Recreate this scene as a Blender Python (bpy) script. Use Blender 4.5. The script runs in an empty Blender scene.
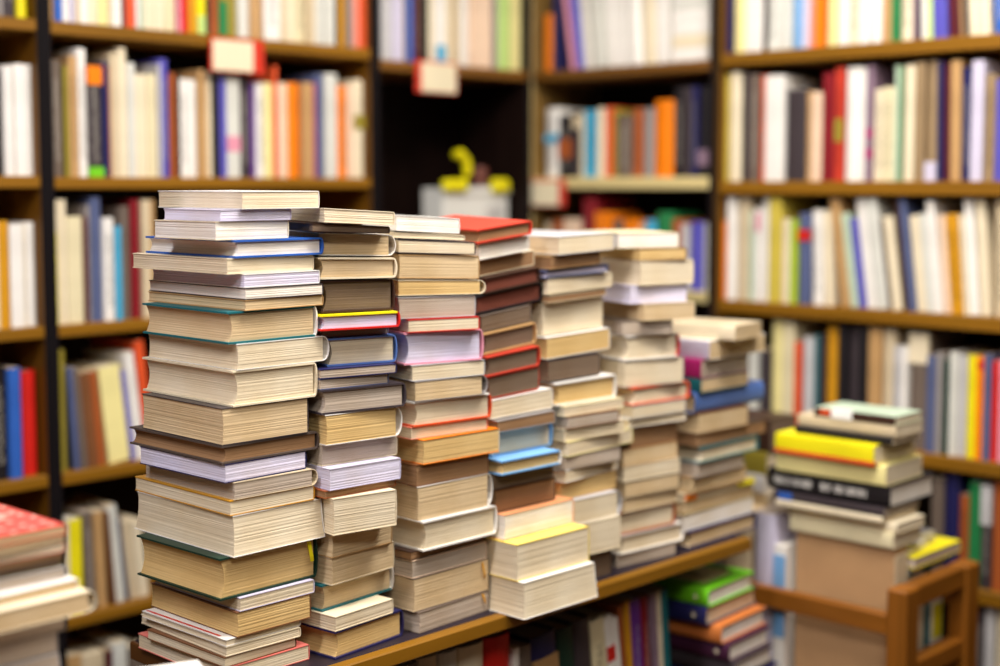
import bpy, math, random
from mathutils import Matrix, Vector

random.seed(11)
SC = bpy.context.scene
COL = SC.collection
R = math.radians

# ------------------------------------------------------------------ colours
PALETTE = {'white': (238, 234, 228), 'cream': (232, 218, 188), 'ivory': (226, 214, 176), 'beige': (208, 190, 158), 'tan': (190, 150, 100), 'black': (26, 22, 26), 'charcoal': (62, 54, 58), 'grey': (150, 144, 142), 'silver': (196, 194, 196), 'lilac': (206, 200, 222), 'blue': (46, 96, 184), 'skyblue': (120, 172, 222), 'cyan': (70, 170, 210), 'navy': (36, 36, 84), 'slate': (86, 96, 134), 'teal': (24, 104, 112), 'green': (40, 126, 72), 'darkgreen': (20, 52, 40), 'lime': (112, 200, 30), 'mint': (186, 206, 182), 'palegreen': (190, 220, 130), 'olive': (150, 136, 50), 'yellow': (238, 224, 24), 'paleyellow': (240, 228, 158), 'gold': (206, 146, 30), 'orange': (242, 130, 16), 'redorange': (222, 84, 40), 'red': (206, 34, 26), 'darkred': (130, 26, 36), 'maroon': (86, 28, 36), 'brown': (122, 78, 48), 'darkbrown': (62, 40, 32), 'rust': (168, 88, 44), 'peach': (234, 204, 176), 'salmon': (236, 140, 116), 'pink': (224, 150, 170), 'magenta': (170, 40, 110), 'purple': (96, 40, 140), 'violet': (88, 84, 180), 'mauve': (136, 112, 130), 'kraft': (190, 150, 108), 'taupe': (112, 98, 88), 'palegrey': (214, 214, 206), 'brick': (196, 62, 44), 'rose': (226, 120, 110), 'mustard': (206, 186, 76), 'sage': (120, 152, 116), 'khaki': (152, 128, 96), 'yellowgreen': (170, 194, 56), 'umber': (84, 72, 66), 'denim': (84, 116, 184), 'plum': (66, 28, 54), 'amber': (200, 116, 56), 'butter': (238, 212, 104), 'apricot': (236, 160, 112)}
PAGES = {'C': (225, 211, 184), 'W': (238, 232, 224), 'L': (218, 214, 238), 'T': (212, 188, 150), 'B': (150, 116, 84), 'G': (184, 170, 156), 'D': (116, 98, 82), 'Y': (216, 184, 126), 'R': (112, 62, 50)}


def lin(c):
    out = []
    for v in c[:3]:
        v = v / 255.0
        out.append(v / 12.92 if v <= 0.04045 else ((v + 0.055) / 1.055) ** 2.4)
    return (out[0], out[1], out[2], 1.0)


def mul(c, k):
    return (c[0] * k, c[1] * k, c[2] * k, 1.0)


# ------------------------------------------------------------------ materials
MATS = {}


def new_mat(key):
    m = bpy.data.materials.new(key)
    m.use_nodes = True
    nt = m.node_tree
    return m, nt, nt.nodes['Principled BSDF']


def noise(nt, scale, detail=3.0, mapping=(1, 1, 1), coord='Object'):
    tc = nt.nodes.new('ShaderNodeTexCoord')
    mp = nt.nodes.new('ShaderNodeMapping')
    mp.inputs['Scale'].default_value = mapping
    nz = nt.nodes.new('ShaderNodeTexNoise')
    nz.inputs['Scale'].default_value = scale
    nz.inputs['Detail'].default_value = detail
    nt.links.new(tc.outputs[coord], mp.inputs['Vector'])
    nt.links.new(mp.outputs['Vector'], nz.inputs['Vector'])
    return nz


def ramp(nt, src, p0, c0, p1, c1):
    r = nt.nodes.new('ShaderNodeValToRGB')
    r.color_ramp.elements[0].position = p0
    r.color_ramp.elements[0].color = c0
    r.color_ramp.elements[1].position = p1
    r.color_ramp.elements[1].color = c1
    nt.links.new(src, r.inputs['Fac'])
    return r


def mixc(nt, fac, a, b, mode='MIX'):
    m = nt.nodes.new('ShaderNodeMix')
    m.data_type = 'RGBA'
    m.blend_type = mode
    if isinstance(fac, float):
        m.inputs['Factor'].default_value = fac
    else:
        nt.links.new(fac, m.inputs['Factor'])
    for sock, v in ((m.inputs[6], a), (m.inputs[7], b)):
        if hasattr(v, 'is_linked'):
            nt.links.new(v, sock)
        else:
            sock.default_value = v
    return m.outputs[2]


def cover_mat(name, rough=0.42, printed=False):
    key = 'cover_%s%s' % (name, '_printed' if printed else '')
    if key in MATS:
        return MATS[key]
    c = lin(PALETTE[name])
    m, nt, b = new_mat(key)
    n1 = noise(nt, 9.0, 4.0)
    r1 = ramp(nt, n1.outputs['Fac'], 0.35, mul(c, 0.86), 0.62, c)
    col = r1.outputs['Color']
    if printed:
        # lines of small print up the spine
        lum = 0.3 * c[0] + 0.6 * c[1] + 0.1 * c[2]
        ink = mul(c, 0.5) if lum > 0.16 else (c[0] * 0.6 + 0.16, c[1] * 0.6 + 0.15, c[2] * 0.6 + 0.13, 1)
        tc = nt.nodes.new('ShaderNodeTexCoord')
        sx = nt.nodes.new('ShaderNodeSeparateXYZ')
        nt.links.new(tc.outputs['Generated'], sx.inputs['Vector'])

        def band(sock, lo, hi):
            a = nt.nodes.new('ShaderNodeMath'); a.operation = 'GREATER_THAN'; a.inputs[1].default_value = lo
            d = nt.nodes.new('ShaderNodeMath'); d.operation = 'LESS_THAN'; d.inputs[1].default_value = hi
            e = nt.nodes.new('ShaderNodeMath'); e.operation = 'MULTIPLY'
            nt.links.new(sock, a.inputs[0]); nt.links.new(sock, d.inputs[0])
            nt.links.new(a.outputs[0], e.inputs[0]); nt.links.new(d.outputs[0], e.inputs[1])
            return e.outputs[0]
        n2 = noise(nt, 1.0, 1.0, (90, 4, 260))
        g = nt.nodes.new('ShaderNodeMath'); g.operation = 'GREATER_THAN'; g.inputs[1].default_value = 0.49
        nt.links.new(n2.outputs['Fac'], g.inputs[0])
        k = nt.nodes.new('ShaderNodeMath'); k.operation = 'MULTIPLY'
        nt.links.new(band(sx.outputs['X'], 0.28, 0.72), k.inputs[0])
        nt.links.new(band(sx.outputs['Z'], 0.14, 0.84), k.inputs[1])
        k2 = nt.nodes.new('ShaderNodeMath'); k2.operation = 'MULTIPLY'
        nt.links.new(k.outputs[0], k2.inputs[0]); nt.links.new(g.outputs[0], k2.inputs[1])
        col = mixc(nt, k2.outputs[0], col, ink)
    nt.links.new(col, b.inputs['Base Color'])
    b.inputs['Roughness'].default_value = rough
    b.inputs['Specular IOR Level'].default_value = 0.35
    MATS[key] = m
    return m


def page_mat(code, upright=False):
    """Cut edge of a paper block: fine lines along the leaves, uneven foxing."""
    key = 'pages_%s%s' % (code, '_upright' if upright else '')
    if key in MATS:
        return MATS[key]
    c = lin(PAGES[code])
    m, nt, b = new_mat(key)
    mp1 = (420, 5, 5) if upright else (5, 5, 420)
    mp2 = (1300, 9, 9) if upright else (9, 9, 1300)
    n1 = noise(nt, 1.0, 3.0, mp1)
    n2 = noise(nt, 1.0, 1.0, mp2)
    n3 = noise(nt, 14.0, 4.0)
    r1 = ramp(nt, n1.outputs['Fac'], 0.30, mul(c, 0.90), 0.54, c)
    r2 = ramp(nt, n2.outputs['Fac'], 0.28, (0.88, 0.86, 0.83, 1), 0.52, (1, 1, 1, 1))
    r3 = ramp(nt, n3.outputs['Fac'], 0.33, (0.93, 0.89, 0.82, 1), 0.60, (1, 1, 1, 1))
    x = mixc(nt, 1.0, r1.outputs['Color'], r2.outputs['Color'], 'MULTIPLY')
    x = mixc(nt, 1.0, x, r3.outputs['Color'], 'MULTIPLY')
    nt.links.new(x, b.inputs['Base Color'])
    b.inputs['Roughness'].default_value = 0.85
    b.inputs['Specular IOR Level'].default_value = 0.15
    bp = nt.nodes.new('ShaderNodeBump')
    bp.inputs['Strength'].default_value = 0.35
    bp.inputs['Distance'].default_value = 0.0006
    nt.links.new(n1.outputs['Fac'], bp.inputs['Height'])
    nt.links.new(bp.outputs['Normal'], b.inputs['Normal'])
    MATS[key] = m
    return m


def wood_mat(key, rgb, axis=0, rough=0.45, contrast=0.72):
    k = 'wood_%s_%d' % (key, axis)
    if k in MATS:
        return MATS[k]
    c = lin(rgb)
    m, nt, b = new_mat(k)
    mp = [26, 26, 26]
    mp[axis] = 1.6
    n1 = noise(nt, 1.0, 6.0, tuple(mp))
    n1.inputs['Distortion'].default_value = 0.6
    r1 = ramp(nt, n1.outputs['Fac'], 0.34, mul(c, contrast), 0.62, c)
    nt.links.new(r1.outputs['Color'], b.inputs['Base Color'])
    b.inputs['Roughness'].default_value = rough
    b.inputs['Specular IOR Level'].default_value = 0.3 if sum(rgb) > 150 else 0.12
    bp = nt.nodes.new('ShaderNodeBump')
    bp.inputs['Strength'].default_value = 0.15
    bp.inputs['Distance'].default_value = 0.001
    nt.links.new(n1.outputs['Fac'], bp.inputs['Height'])
    nt.links.new(bp.outputs['Normal'], b.inputs['Normal'])
    MATS[k] = m
    return m


HONEY = (136, 92, 16)
HONEY_BROWN = (118, 77, 16)
DARK = (16, 11, 14)
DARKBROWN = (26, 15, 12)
PALE = (216, 198, 140)
TROLLEY = (140, 84, 24)


def plain_mat(key, rgb, rough=0.6, scale=6.0, k=0.9):
    if key in MATS:
        return MATS[key]
    c = lin(rgb)
    m, nt, b = new_mat(key)
    n1 = noise(nt, scale, 4.0)
    r1 = ramp(nt, n1.outputs['Fac'], 0.35, mul(c, k), 0.65, c)
    nt.links.new(r1.outputs['Color'], b.inputs['Base Color'])
    b.inputs['Roughness'].default_value = rough
    MATS[key] = m
    return m


def dotted_mat():
    """red magazine cover scattered with pale dots and a pale blossom"""
    if 'dotted_cover' in MATS:
        return MATS['dotted_cover']
    m, nt, b = new_mat('dotted_cover')
    tc = nt.nodes.new('ShaderNodeTexCoord')
    vo = nt.nodes.new('ShaderNodeTexVoronoi')
    vo.voronoi_dimensions = '2D'
    vo.inputs['Scale'].default_value = 44.0
    vo.inputs['Randomness'].default_value = 0.35
    nt.links.new(tc.outputs['Object'], vo.inputs['Vector'])
    r1 = ramp(nt, vo.outputs['Distance'], 0.12, lin((236, 190, 172)), 0.17, lin((206, 74, 68)))
    n = noise(nt, 9.0, 2.0)
    r2 = ramp(nt, n.outputs['Fac'], 0.60, (0, 0, 0, 1), 0.68, (1, 1, 1, 1))
    col = mixc(nt, r2.outputs['Color'], r1.outputs['Color'], lin((246, 232, 212)))
    nt.links.new(col, b.inputs['Base Color'])
    b.inputs['Roughness'].default_value = 0.3
    MATS['dotted_cover'] = m
    return m


# ------------------------------------------------------------------ mesh helpers
def link_mesh(name, verts, faces, mat, parent=None, smooth=False):
    me = bpy.data.meshes.new(name)
    me.from_pydata(verts, [], faces)
    me.update()
    if mat is not None:
        me.materials.append(mat)
    if smooth:
        for p in me.polygons:
            p.use_smooth = True
    o = bpy.data.objects.new(name, me)
    COL.objects.link(o)
    if parent is not None:
        o.parent = parent
    return o


class MB:
    """collects shapes that together are ONE part"""
    def __init__(self):
        self.v, self.f = [], []

    def box(self, lo, hi, bev=0.0, fn=None):
        x0, y0, z0 = lo
        x1, y1, z1 = hi
        n = len(self.v)
        if bev > 0:
            b = min(bev, (x1 - x0) / 2.2, (y1 - y0) / 2.2, (z1 - z0) / 2.2)
            pts = []
            for sx in (0, 1):
                for sy in (0, 1):
                    for sz in (0, 1):
                        X, Y, Z = (x0, x1)[sx], (y0, y1)[sy], (z0, z1)[sz]
                        ix, iy, iz = (b, -b)[sx], (b, -b)[sy], (b, -b)[sz]
                        pts += [(X, Y + iy, Z + iz), (X + ix, Y, Z + iz), (X + ix, Y + iy, Z)]
            idx = lambda sx, sy, sz, k: n + (sx * 4 + sy * 2 + sz) * 3 + k
            F = []
            for s in (0, 1):
                F.append([idx(s, 0, 0, 0), idx(s, 1, 0, 0), idx(s, 1, 1, 0), idx(s, 0, 1, 0)][::1 if s else -1])
                F.append([idx(0, s, 0, 1), idx(0, s, 1, 1), idx(1, s, 1, 1), idx(1, s, 0, 1)][::1 if s else -1])
                F.append([idx(0, 0, s, 2), idx(1, 0, s, 2), idx(1, 1, s, 2), idx(0, 1, s, 2)][::1 if s else -1])
            for a in (0, 1):
                for c in (0, 1):
                    F.append([idx(a, c, 0, 0), idx(a, c, 1, 0), idx(a, c, 1, 1), idx(a, c, 0, 1)][::1 if a == c else -1][::-1])
                    F.append([idx(a, 0, c, 0), idx(a, 1, c, 0), idx(a, 1, c, 2), idx(a, 0, c, 2)][::1 if a == c else -1])
                    F.append([idx(0, a, c, 1), idx(1, a, c, 1), idx(1, a, c, 2), idx(0, a, c, 2)][::1 if a == c else -1][::-1])
                    for d in (0, 1):
                        t = [idx(a, c, d, 0), idx(a, c, d, 1), idx(a, c, d, 2)]
                        F.append(t if (a + c + d) % 2 else t[::-1])
            self.v += pts
            self.f += F
        else:
            self.v += [(x0, y0, z0), (x1, y0, z0), (x1, y1, z0), (x0, y1, z0), (x0, y0, z1), (x1, y0, z1), (x1, y1, z1), (x0, y1, z1)]
            self.f += [[n + i for i in q] for q in ((0, 3, 2, 1), (4, 5, 6, 7), (0, 1, 5, 4), (1, 2, 6, 5), (2, 3, 7, 6), (3, 0, 4, 7))]
        if fn:
            for i in range(n, len(self.v)):
                self.v[i] = fn(*self.v[i])
        return self

    def tube(self, pts, rad, seg=10):
        n0 = len(self.v)
        P = [Vector(p) for p in pts]
        for i, p in enumerate(P):
            d = (P[min(i + 1, len(P) - 1)] - P[max(i - 1, 0)]).normalized()
            up = Vector((0, 0, 1)) if abs(d.z) < 0.9 else Vector((1, 0, 0))
            a = d.cross(up).normalized()
            b = a.cross(d).normalized()
            r = rad[i] if isinstance(rad, (list, tuple)) else rad
            for k in range(seg):
                t = 2 * math.pi * k / seg
                q = p + a * (math.cos(t) * r) + b * (math.sin(t) * r)
                self.v.append(tuple(q))
        for i in range(len(P) - 1):
            for k in range(seg):
                k2 = (k + 1) % seg
                self.f.append([n0 + i * seg + k, n0 + i * seg + k2, n0 + (i + 1) * seg + k2, n0 + (i + 1) * seg + k])
        self.f.append([n0 + k for k in range(seg)][::-1])
        self.f.append([n0 + (len(P) - 1) * seg + k for k in range(seg)])
        return self

    def build(self, name, mat, parent=None, smooth=False):
        o = link_mesh(name, self.v, self.f, mat, parent, smooth)
        bm_fix(o)
        return o


def bm_fix(o):
    import bmesh
    bm = bmesh.new()
    bm.from_mesh(o.data)
    bmesh.ops.recalc_face_normals(bm, faces=bm.faces)
    bm.to_mesh(o.data)
    bm.free()


def empty(name, loc, rz=0.0, label=None, cat=None, group=None):
    e = bpy.data.objects.new(name, None)
    e.empty_display_size = 0.05
    e.location = loc
    e.rotation_euler = (0, 0, rz)
    COL.objects.link(e)
    tag(e, label, cat, group)
    return e


def tag(o, label=None, cat=None, group=None, kind=None):
    if label: o['label'] = label
    if cat: o['category'] = cat
    if group: o['group'] = group
    if kind: o['kind'] = kind
    return o


# ------------------------------------------------------------------ the book
def profile(W, T, style, rounded):
    """cross-section of a cover: outer and inner line from the lower fore edge round the spine to the upper one"""
    if style == 'hb':
        tb, r = min(0.0025, T * 0.13), min(0.0055, T * 0.22)
    elif style == 'mag':
        tb, r = 0.0004, 0.0012
    else:
        tb, r = min(0.0011, T * 0.1), 0.0016
    if rounded:
        r = min(0.011, T * 0.42)
    n = 7
    outer, inner = [(-W / 2, 0.0)], [(-W / 2, tb)]
    for k in range(n + 1):
        a = -math.pi / 2 + math.pi * k / n
        ca, sa = math.cos(a), math.sin(a)
        ri = max(r - tb, 0.0004)
        outer.append((W / 2 - r + r * ca, T / 2 + T / 2 * sa))
        inner.append((W / 2 - r + ri * ca, T / 2 + (T / 2 - tb) * sa))
    outer.append((-W / 2, T))
    inner.append((-W / 2, T - tb))
    return outer, inner, tb, r


def make_book(root, W, H, T, style, cover, page, o, upright=False, tb_tilt=0.0, tt_tilt=0.0, printed=False, bands=()):
    """cover, page block and whatever else the book shows, as children of root.
    Lying: x runs fore edge -> spine, y along the spine, z through the leaves; upright: spine faces -y, z is up."""
    rounded = 'round' in o
    fan = 0.04 if 'fan' in o else 0.0
    rng = random.Random(int(W * 1e5) + int(H * 1e4) + int(T * 1e6))
    outer, inner, tb, r = profile(W, T, style, rounded)

    lift = float(o.get('lift', 0))

    def fin(x, y, z):
        if fan:
            s = 1 + fan * (1 - z / T) ** 2
            x, y = x * s, y * s
        if tb_tilt or tt_tilt:
            k = max(0.0, min(1.0, z / T))
            z -= (tb_tilt * (1 - k) + tt_tilt * k) * (x + W / 2)
        if lift:
            z += lift * (y + H / 2) * max(0.0, z / T)
        if upright:
            return (T / 2 - z, W / 2 - x, y + H / 2)
        return (x, y, z)

    # ---- cover
    def shell(name, i0, i1, mat):
        ys = [-H / 2, -H / 6, H / 6, H / 2]
        V, Fc = [], []
        m = i1 - i0 + 1
        for yy in ys:
            for i in range(i0, i1 + 1):
                V.append(fin(outer[i][0], yy, outer[i][1]))
            for i in range(i0, i1 + 1):
                V.append(fin(inner[i][0], yy, inner[i][1]))
        st = 2 * m
        for a in range(len(ys) - 1):
            for i in range(m - 1):
                p = a * st + i
                Fc.append([p, p + 1, p + 1 + st, p + st])
                q = a * st + m + i
                Fc.append([q + 1, q, q + st, q + 1 + st])
            for i in (0, m - 1):
                p, q = a * st + i, a * st + m + i
                Fc.append([p, p + st, q + st, q])
        for a in (0, len(ys) - 1):
            for i in range(m - 1):
                p, q = a * st + i, a * st + m + i
                Fc.append([p, q, q + 1, p + 1])
        return V, Fc

    ncov = cover_mat(cover, 0.5 if style == 'hb' else 0.38, printed)
    n = len(outer)
    sp = o.get('spine')
    if 'top' in o:
        V, Fc = shell('c', 0, n - 2, None)
        c = link_mesh('cover', V, Fc, ncov, root)
        bm_fix(c)
        V, Fc = shell('t', n - 2, n - 1, None)
        s = link_mesh('front_cover', V, Fc, cover_mat(o['top']), root)
        bm_fix(s)
        s['label'] = o['top'] + ' front cover'
    elif sp and sp != cover:
        # boards and spine are of two colours
        V1, F1 = shell('c', 0, 1, None)
        V2, F2 = shell('c', n - 2, n - 1, None)
        V = V1 + V2
        Fc = F1 + [[i + len(V1) for i in f] for f in F2]
        c = link_mesh('cover', V, Fc, ncov, root)
        bm_fix(c)
        V, Fc = shell('s', 1, n - 2, None)
        s = link_mesh('spine', V, Fc, cover_mat(sp), root)
        bm_fix(s)
        s['label'] = 'spine of another colour'
    else:
        V, Fc = shell('c', 0, n - 1, None)
        c = link_mesh('cover', V, Fc, ncov, root)
        bm_fix(c)

    # ---- page block
    ov = 0.0034 if style == 'hb' else 0.0006
    if upright and style != 'hb':
        ov = 0.0012
    conc = (0.003 + 0.05 * T) if style == 'hb' else (0.0015 if T > 0.03 else 0.0004)
    xr = W / 2 - r - 0.0002
    z0, z1 = tb + 0.0001, T - tb - 0.0001
    nz = 4 if upright else max(6, min(40, int(T / 0.0013)))
    ny = 2 if upright else 5
    V, Fc = [], []
    jit = 0.0 if upright else (0.00025 if style == 'hb' else 0.00035)
    for k in range(nz + 1):
        t = k / nz
        z = z0 + (z1 - z0) * t
        e0, e1 = rng.uniform(-jit, jit), rng.uniform(-jit, jit)
        xl = -W / 2 + ov + conc * (1 - (2 * t - 1) ** 2) + abs(rng.uniform(0, jit * 1.4))
        for j in range(ny + 1):
            u = j / ny
            y = -H / 2 + ov + (H - 2 * ov) * u
            if j == 0: y += abs(e0)
            if j == ny: y -= abs(e1)
            V.append(fin(xl + abs(rng.uniform(0, jit * 0.4)), y, z))
        for j in range(ny + 1):
            u = j / ny
            y = -H / 2 + ov + (H - 2 * ov) * u
            if j == 0: y += abs(e0)
            if j == ny: y -= abs(e1)
            V.append(fin(xr, y, z))
    st = 2 * (ny + 1)
    for k in range(nz):
        for j in range(ny):
            a = k * st + j
            Fc.append([a, a + st, a + st + 1, a + 1])
            b = k * st + ny + 1 + j
            Fc.append([b, b + 1, b + st + 1, b + st])
        a, b = k * st, k * st + ny + 1
        Fc.append([a, b, b + st, a + st])
        a, b = k * st + ny, k * st + 2 * ny + 1
        Fc.append([a, a + st, b + st, b])
    for k in (0, nz):
        for j in range(ny):
            a, b = k * st + j, k * st + ny + 1 + j
            Fc.append([a, a + 1, b + 1, b] if k == 0 else [a, b, b + 1, a + 1])
    pb = link_mesh('page_block', V, Fc, page_mat(page, upright), root)
    bm_fix(pb)

    # ---- extras that belong to single books
    if 'stripe' in o:
        MB().box((-W / 2 + 0.004, -H / 2 + 0.02, T - 0.0002), (-W / 2 + 0.0075, H / 2 - 0.004, T + 0.0003), fn=fin).build('printed_stripe', cover_mat(o['stripe']), root)['label'] = 'red printed stripe'
    if 'band' in o:
        MB().box((-W / 2, -H / 2, 0.0), (W / 2 + 0.0006, H / 2, T * 0.2), fn=lambda x, y, z: fin(x, y * 1.002, z - 0.0001) if x > 0 else fin(x + W * 0.96, y * 1.002, z - 0.0001)).build('printed_band', cover_mat(o['band']), root)['label'] = 'red-orange band'
    if 'ribbon' in o:
        m = MB()
        prev = None
        pts = [(W / 2 - 0.016, -H / 2 - 0.0004, T * 0.93), (W / 2 - 0.0155, -H / 2 - 0.0026, T * 0.74), (W / 2 - 0.0135, -H / 2 - 0.0030, T * 0.55), (W / 2 - 0.0115, -H / 2 - 0.0014, T * 0.42)]
        for a, b in zip(pts, pts[1:]):
            k = len(m.v)
            for p in (a, b):
                for dx in ((-0.0030, 0.0030) if o['ribbon'] == 'yellow' else (-0.0016, 0.0016)):
                    for dy in (0, 0.0005):
                        m.v.append(fin(p[0] + dx, p[1] + dy, p[2]))
            m.f += [[k + i for i in q] for q in ((0, 1, 3, 2), (4, 6, 7, 5), (0, 2, 6, 4), (1, 5, 7, 3), (0, 4, 5, 1), (2, 3, 7, 6))]
        m.build('ribbon_bookmark', cover_mat(o['ribbon']), root)['label'] = o['ribbon'] + ' ribbon bookmark'
    if 'sticker' in o:
        MB().box((W / 2 - 0.012, -H * 0.28, T * 0.02), (W / 2 + 0.0008, -H * 0.02, T + 0.0006), fn=fin).build('price_sticker', plain_mat('white_sticker', (250, 250, 250), 0.35), root)['label'] = 'white paper sticker'
        MB().box((W / 2 - 0.004, -H * 0.42, T * 0.3), (W / 2 + 0.0005, -H * 0.29, T * 0.9), fn=fin).build('spine_label', cover_mat('redorange'), root)['label'] = 'red-orange spine label'
    if 'slip' in o:
        MB().box((W / 2 - .055, -H / 2 - .004, T * .3), (W / 2 - .008, -H / 2 + .03, T * .85), fn=fin).build('paper_slip', cover_mat('yellow'), root)['label'] = 'yellow paper slip'
        MB().box((-W / 2 + .004, -H / 2 - .003, T * .2), (-W / 2 + .035, -H / 2 + .03, T * .7), fn=fin).build('paper_slip', cover_mat('orange'), root)['label'] = 'orange paper slip'
    if 'bluepatch' in o:
        MB().box((W / 2 - 0.004, -H / 2 + 0.012, T * 0.05), (W / 2 + 0.0006, -H / 2 + 0.042, T * 0.95), fn=fin).build('spine_label', cover_mat('blue'), root)['label'] = 'blue spine label'
    if 'mark' in o:
        m = MB()
        cy, cz = H / 2 - 0.026, T * 0.5
        k = len(m.v)
        s = 0.0062
        for x in (W / 2 - 0.004, W / 2 + 0.0006):
            m.v += [fin(x, cy - s, cz), fin(x, cy - s * .3, cz - s * .3), fin(x, cy, cz - s * 1.1), fin(x, cy + s * .3, cz - s * .3), fin(x, cy + s, cz), fin(x, cy + s * .3, cz + s * .3), fin(x, cy, cz + s * 1.1), fin(x, cy - s * .3, cz + s * .3)]
        m.f += [[k + i for i in range(8)][::-1], [k + 8 + i for i in range(8)]] + [[k + i, k + (i + 1) % 8, k + 8 + (i + 1) % 8, k + 8 + i] for i in range(8)]
        m.build('emblem', cover_mat('cream'), root)['label'] = 'small pale publisher emblem'
    if 'picture' in o:
        MB().box((-W / 2 + 0.03, -H / 2 + 0.03, T - 0.0002), (W / 2 - 0.035, H / 2 - 0.03, T + 0.0003), fn=fin).build('cover_picture', cover_mat('paleyellow'), root)['label'] = 'yellow picture panel'
        m = MB()
        k = 0
        for zz in (T, T + 0.0006):
            for q in range(16):
                a = 2 * math.pi * q / 16
                m.v.append(fin(0.012 + 0.024 * math.cos(a), 0.01 + 0.034 * math.sin(a), zz))
        m.f += [list(range(16))[::-1], list(range(16, 32))] + [[q, (q + 1) % 16, 16 + (q + 1) % 16, 16 + q] for q in range(16)]
        m.build('cover_print', cover_mat('olive'), root)['label'] = 'olive oval print'
    if 'lettering' in o:
        m = MB()
        y = -H / 2 + 0.014
        rg = random.Random(3)
        for word in (8, 9, 0, 5, 4, 9):
            if word == 0:
                y += 0.012
                continue
            for _ in range(word):
                w = rg.uniform(0.0030, 0.0042)
                if y + w > H / 2 - 0.012: break
                zc, hh = T * 0.5, T * 0.17
                x0, x1 = W / 2 - 0.004, W / 2 + 0.0005
                m.box((x0, y, zc - hh), (x1, y + 0.0012, zc + hh), fn=fin)
                if rg.random() < .7: m.box((x0, y + w - 0.0012, zc - hh), (x1, y + w, zc + hh), fn=fin)
                zz = rg.choice((zc - hh, zc - 0.0006, zc + hh - 0.0012))
                m.box((x0, y + 0.001, zz), (x1, y + w - 0.001, zz + 0.0012), fn=fin)
                y += w + 0.0012
            y += 0.005
        m.build('title_lettering', cover_mat('white'), root)['label'] = 'white title lettering'
    for bd in bands:
        a, b, cn = bd.split(',')
        a, b = float(a), float(b)
        MB().box((W / 2 - r - 0.0006, -H / 2 + a * H, 0.0004), (W / 2 + 0.0006, -H / 2 + b * H, T - 0.0004), fn=fin).build('spine_label', cover_mat(cn), root)['label'] = cn + ' label on the spine'
    return c


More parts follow.
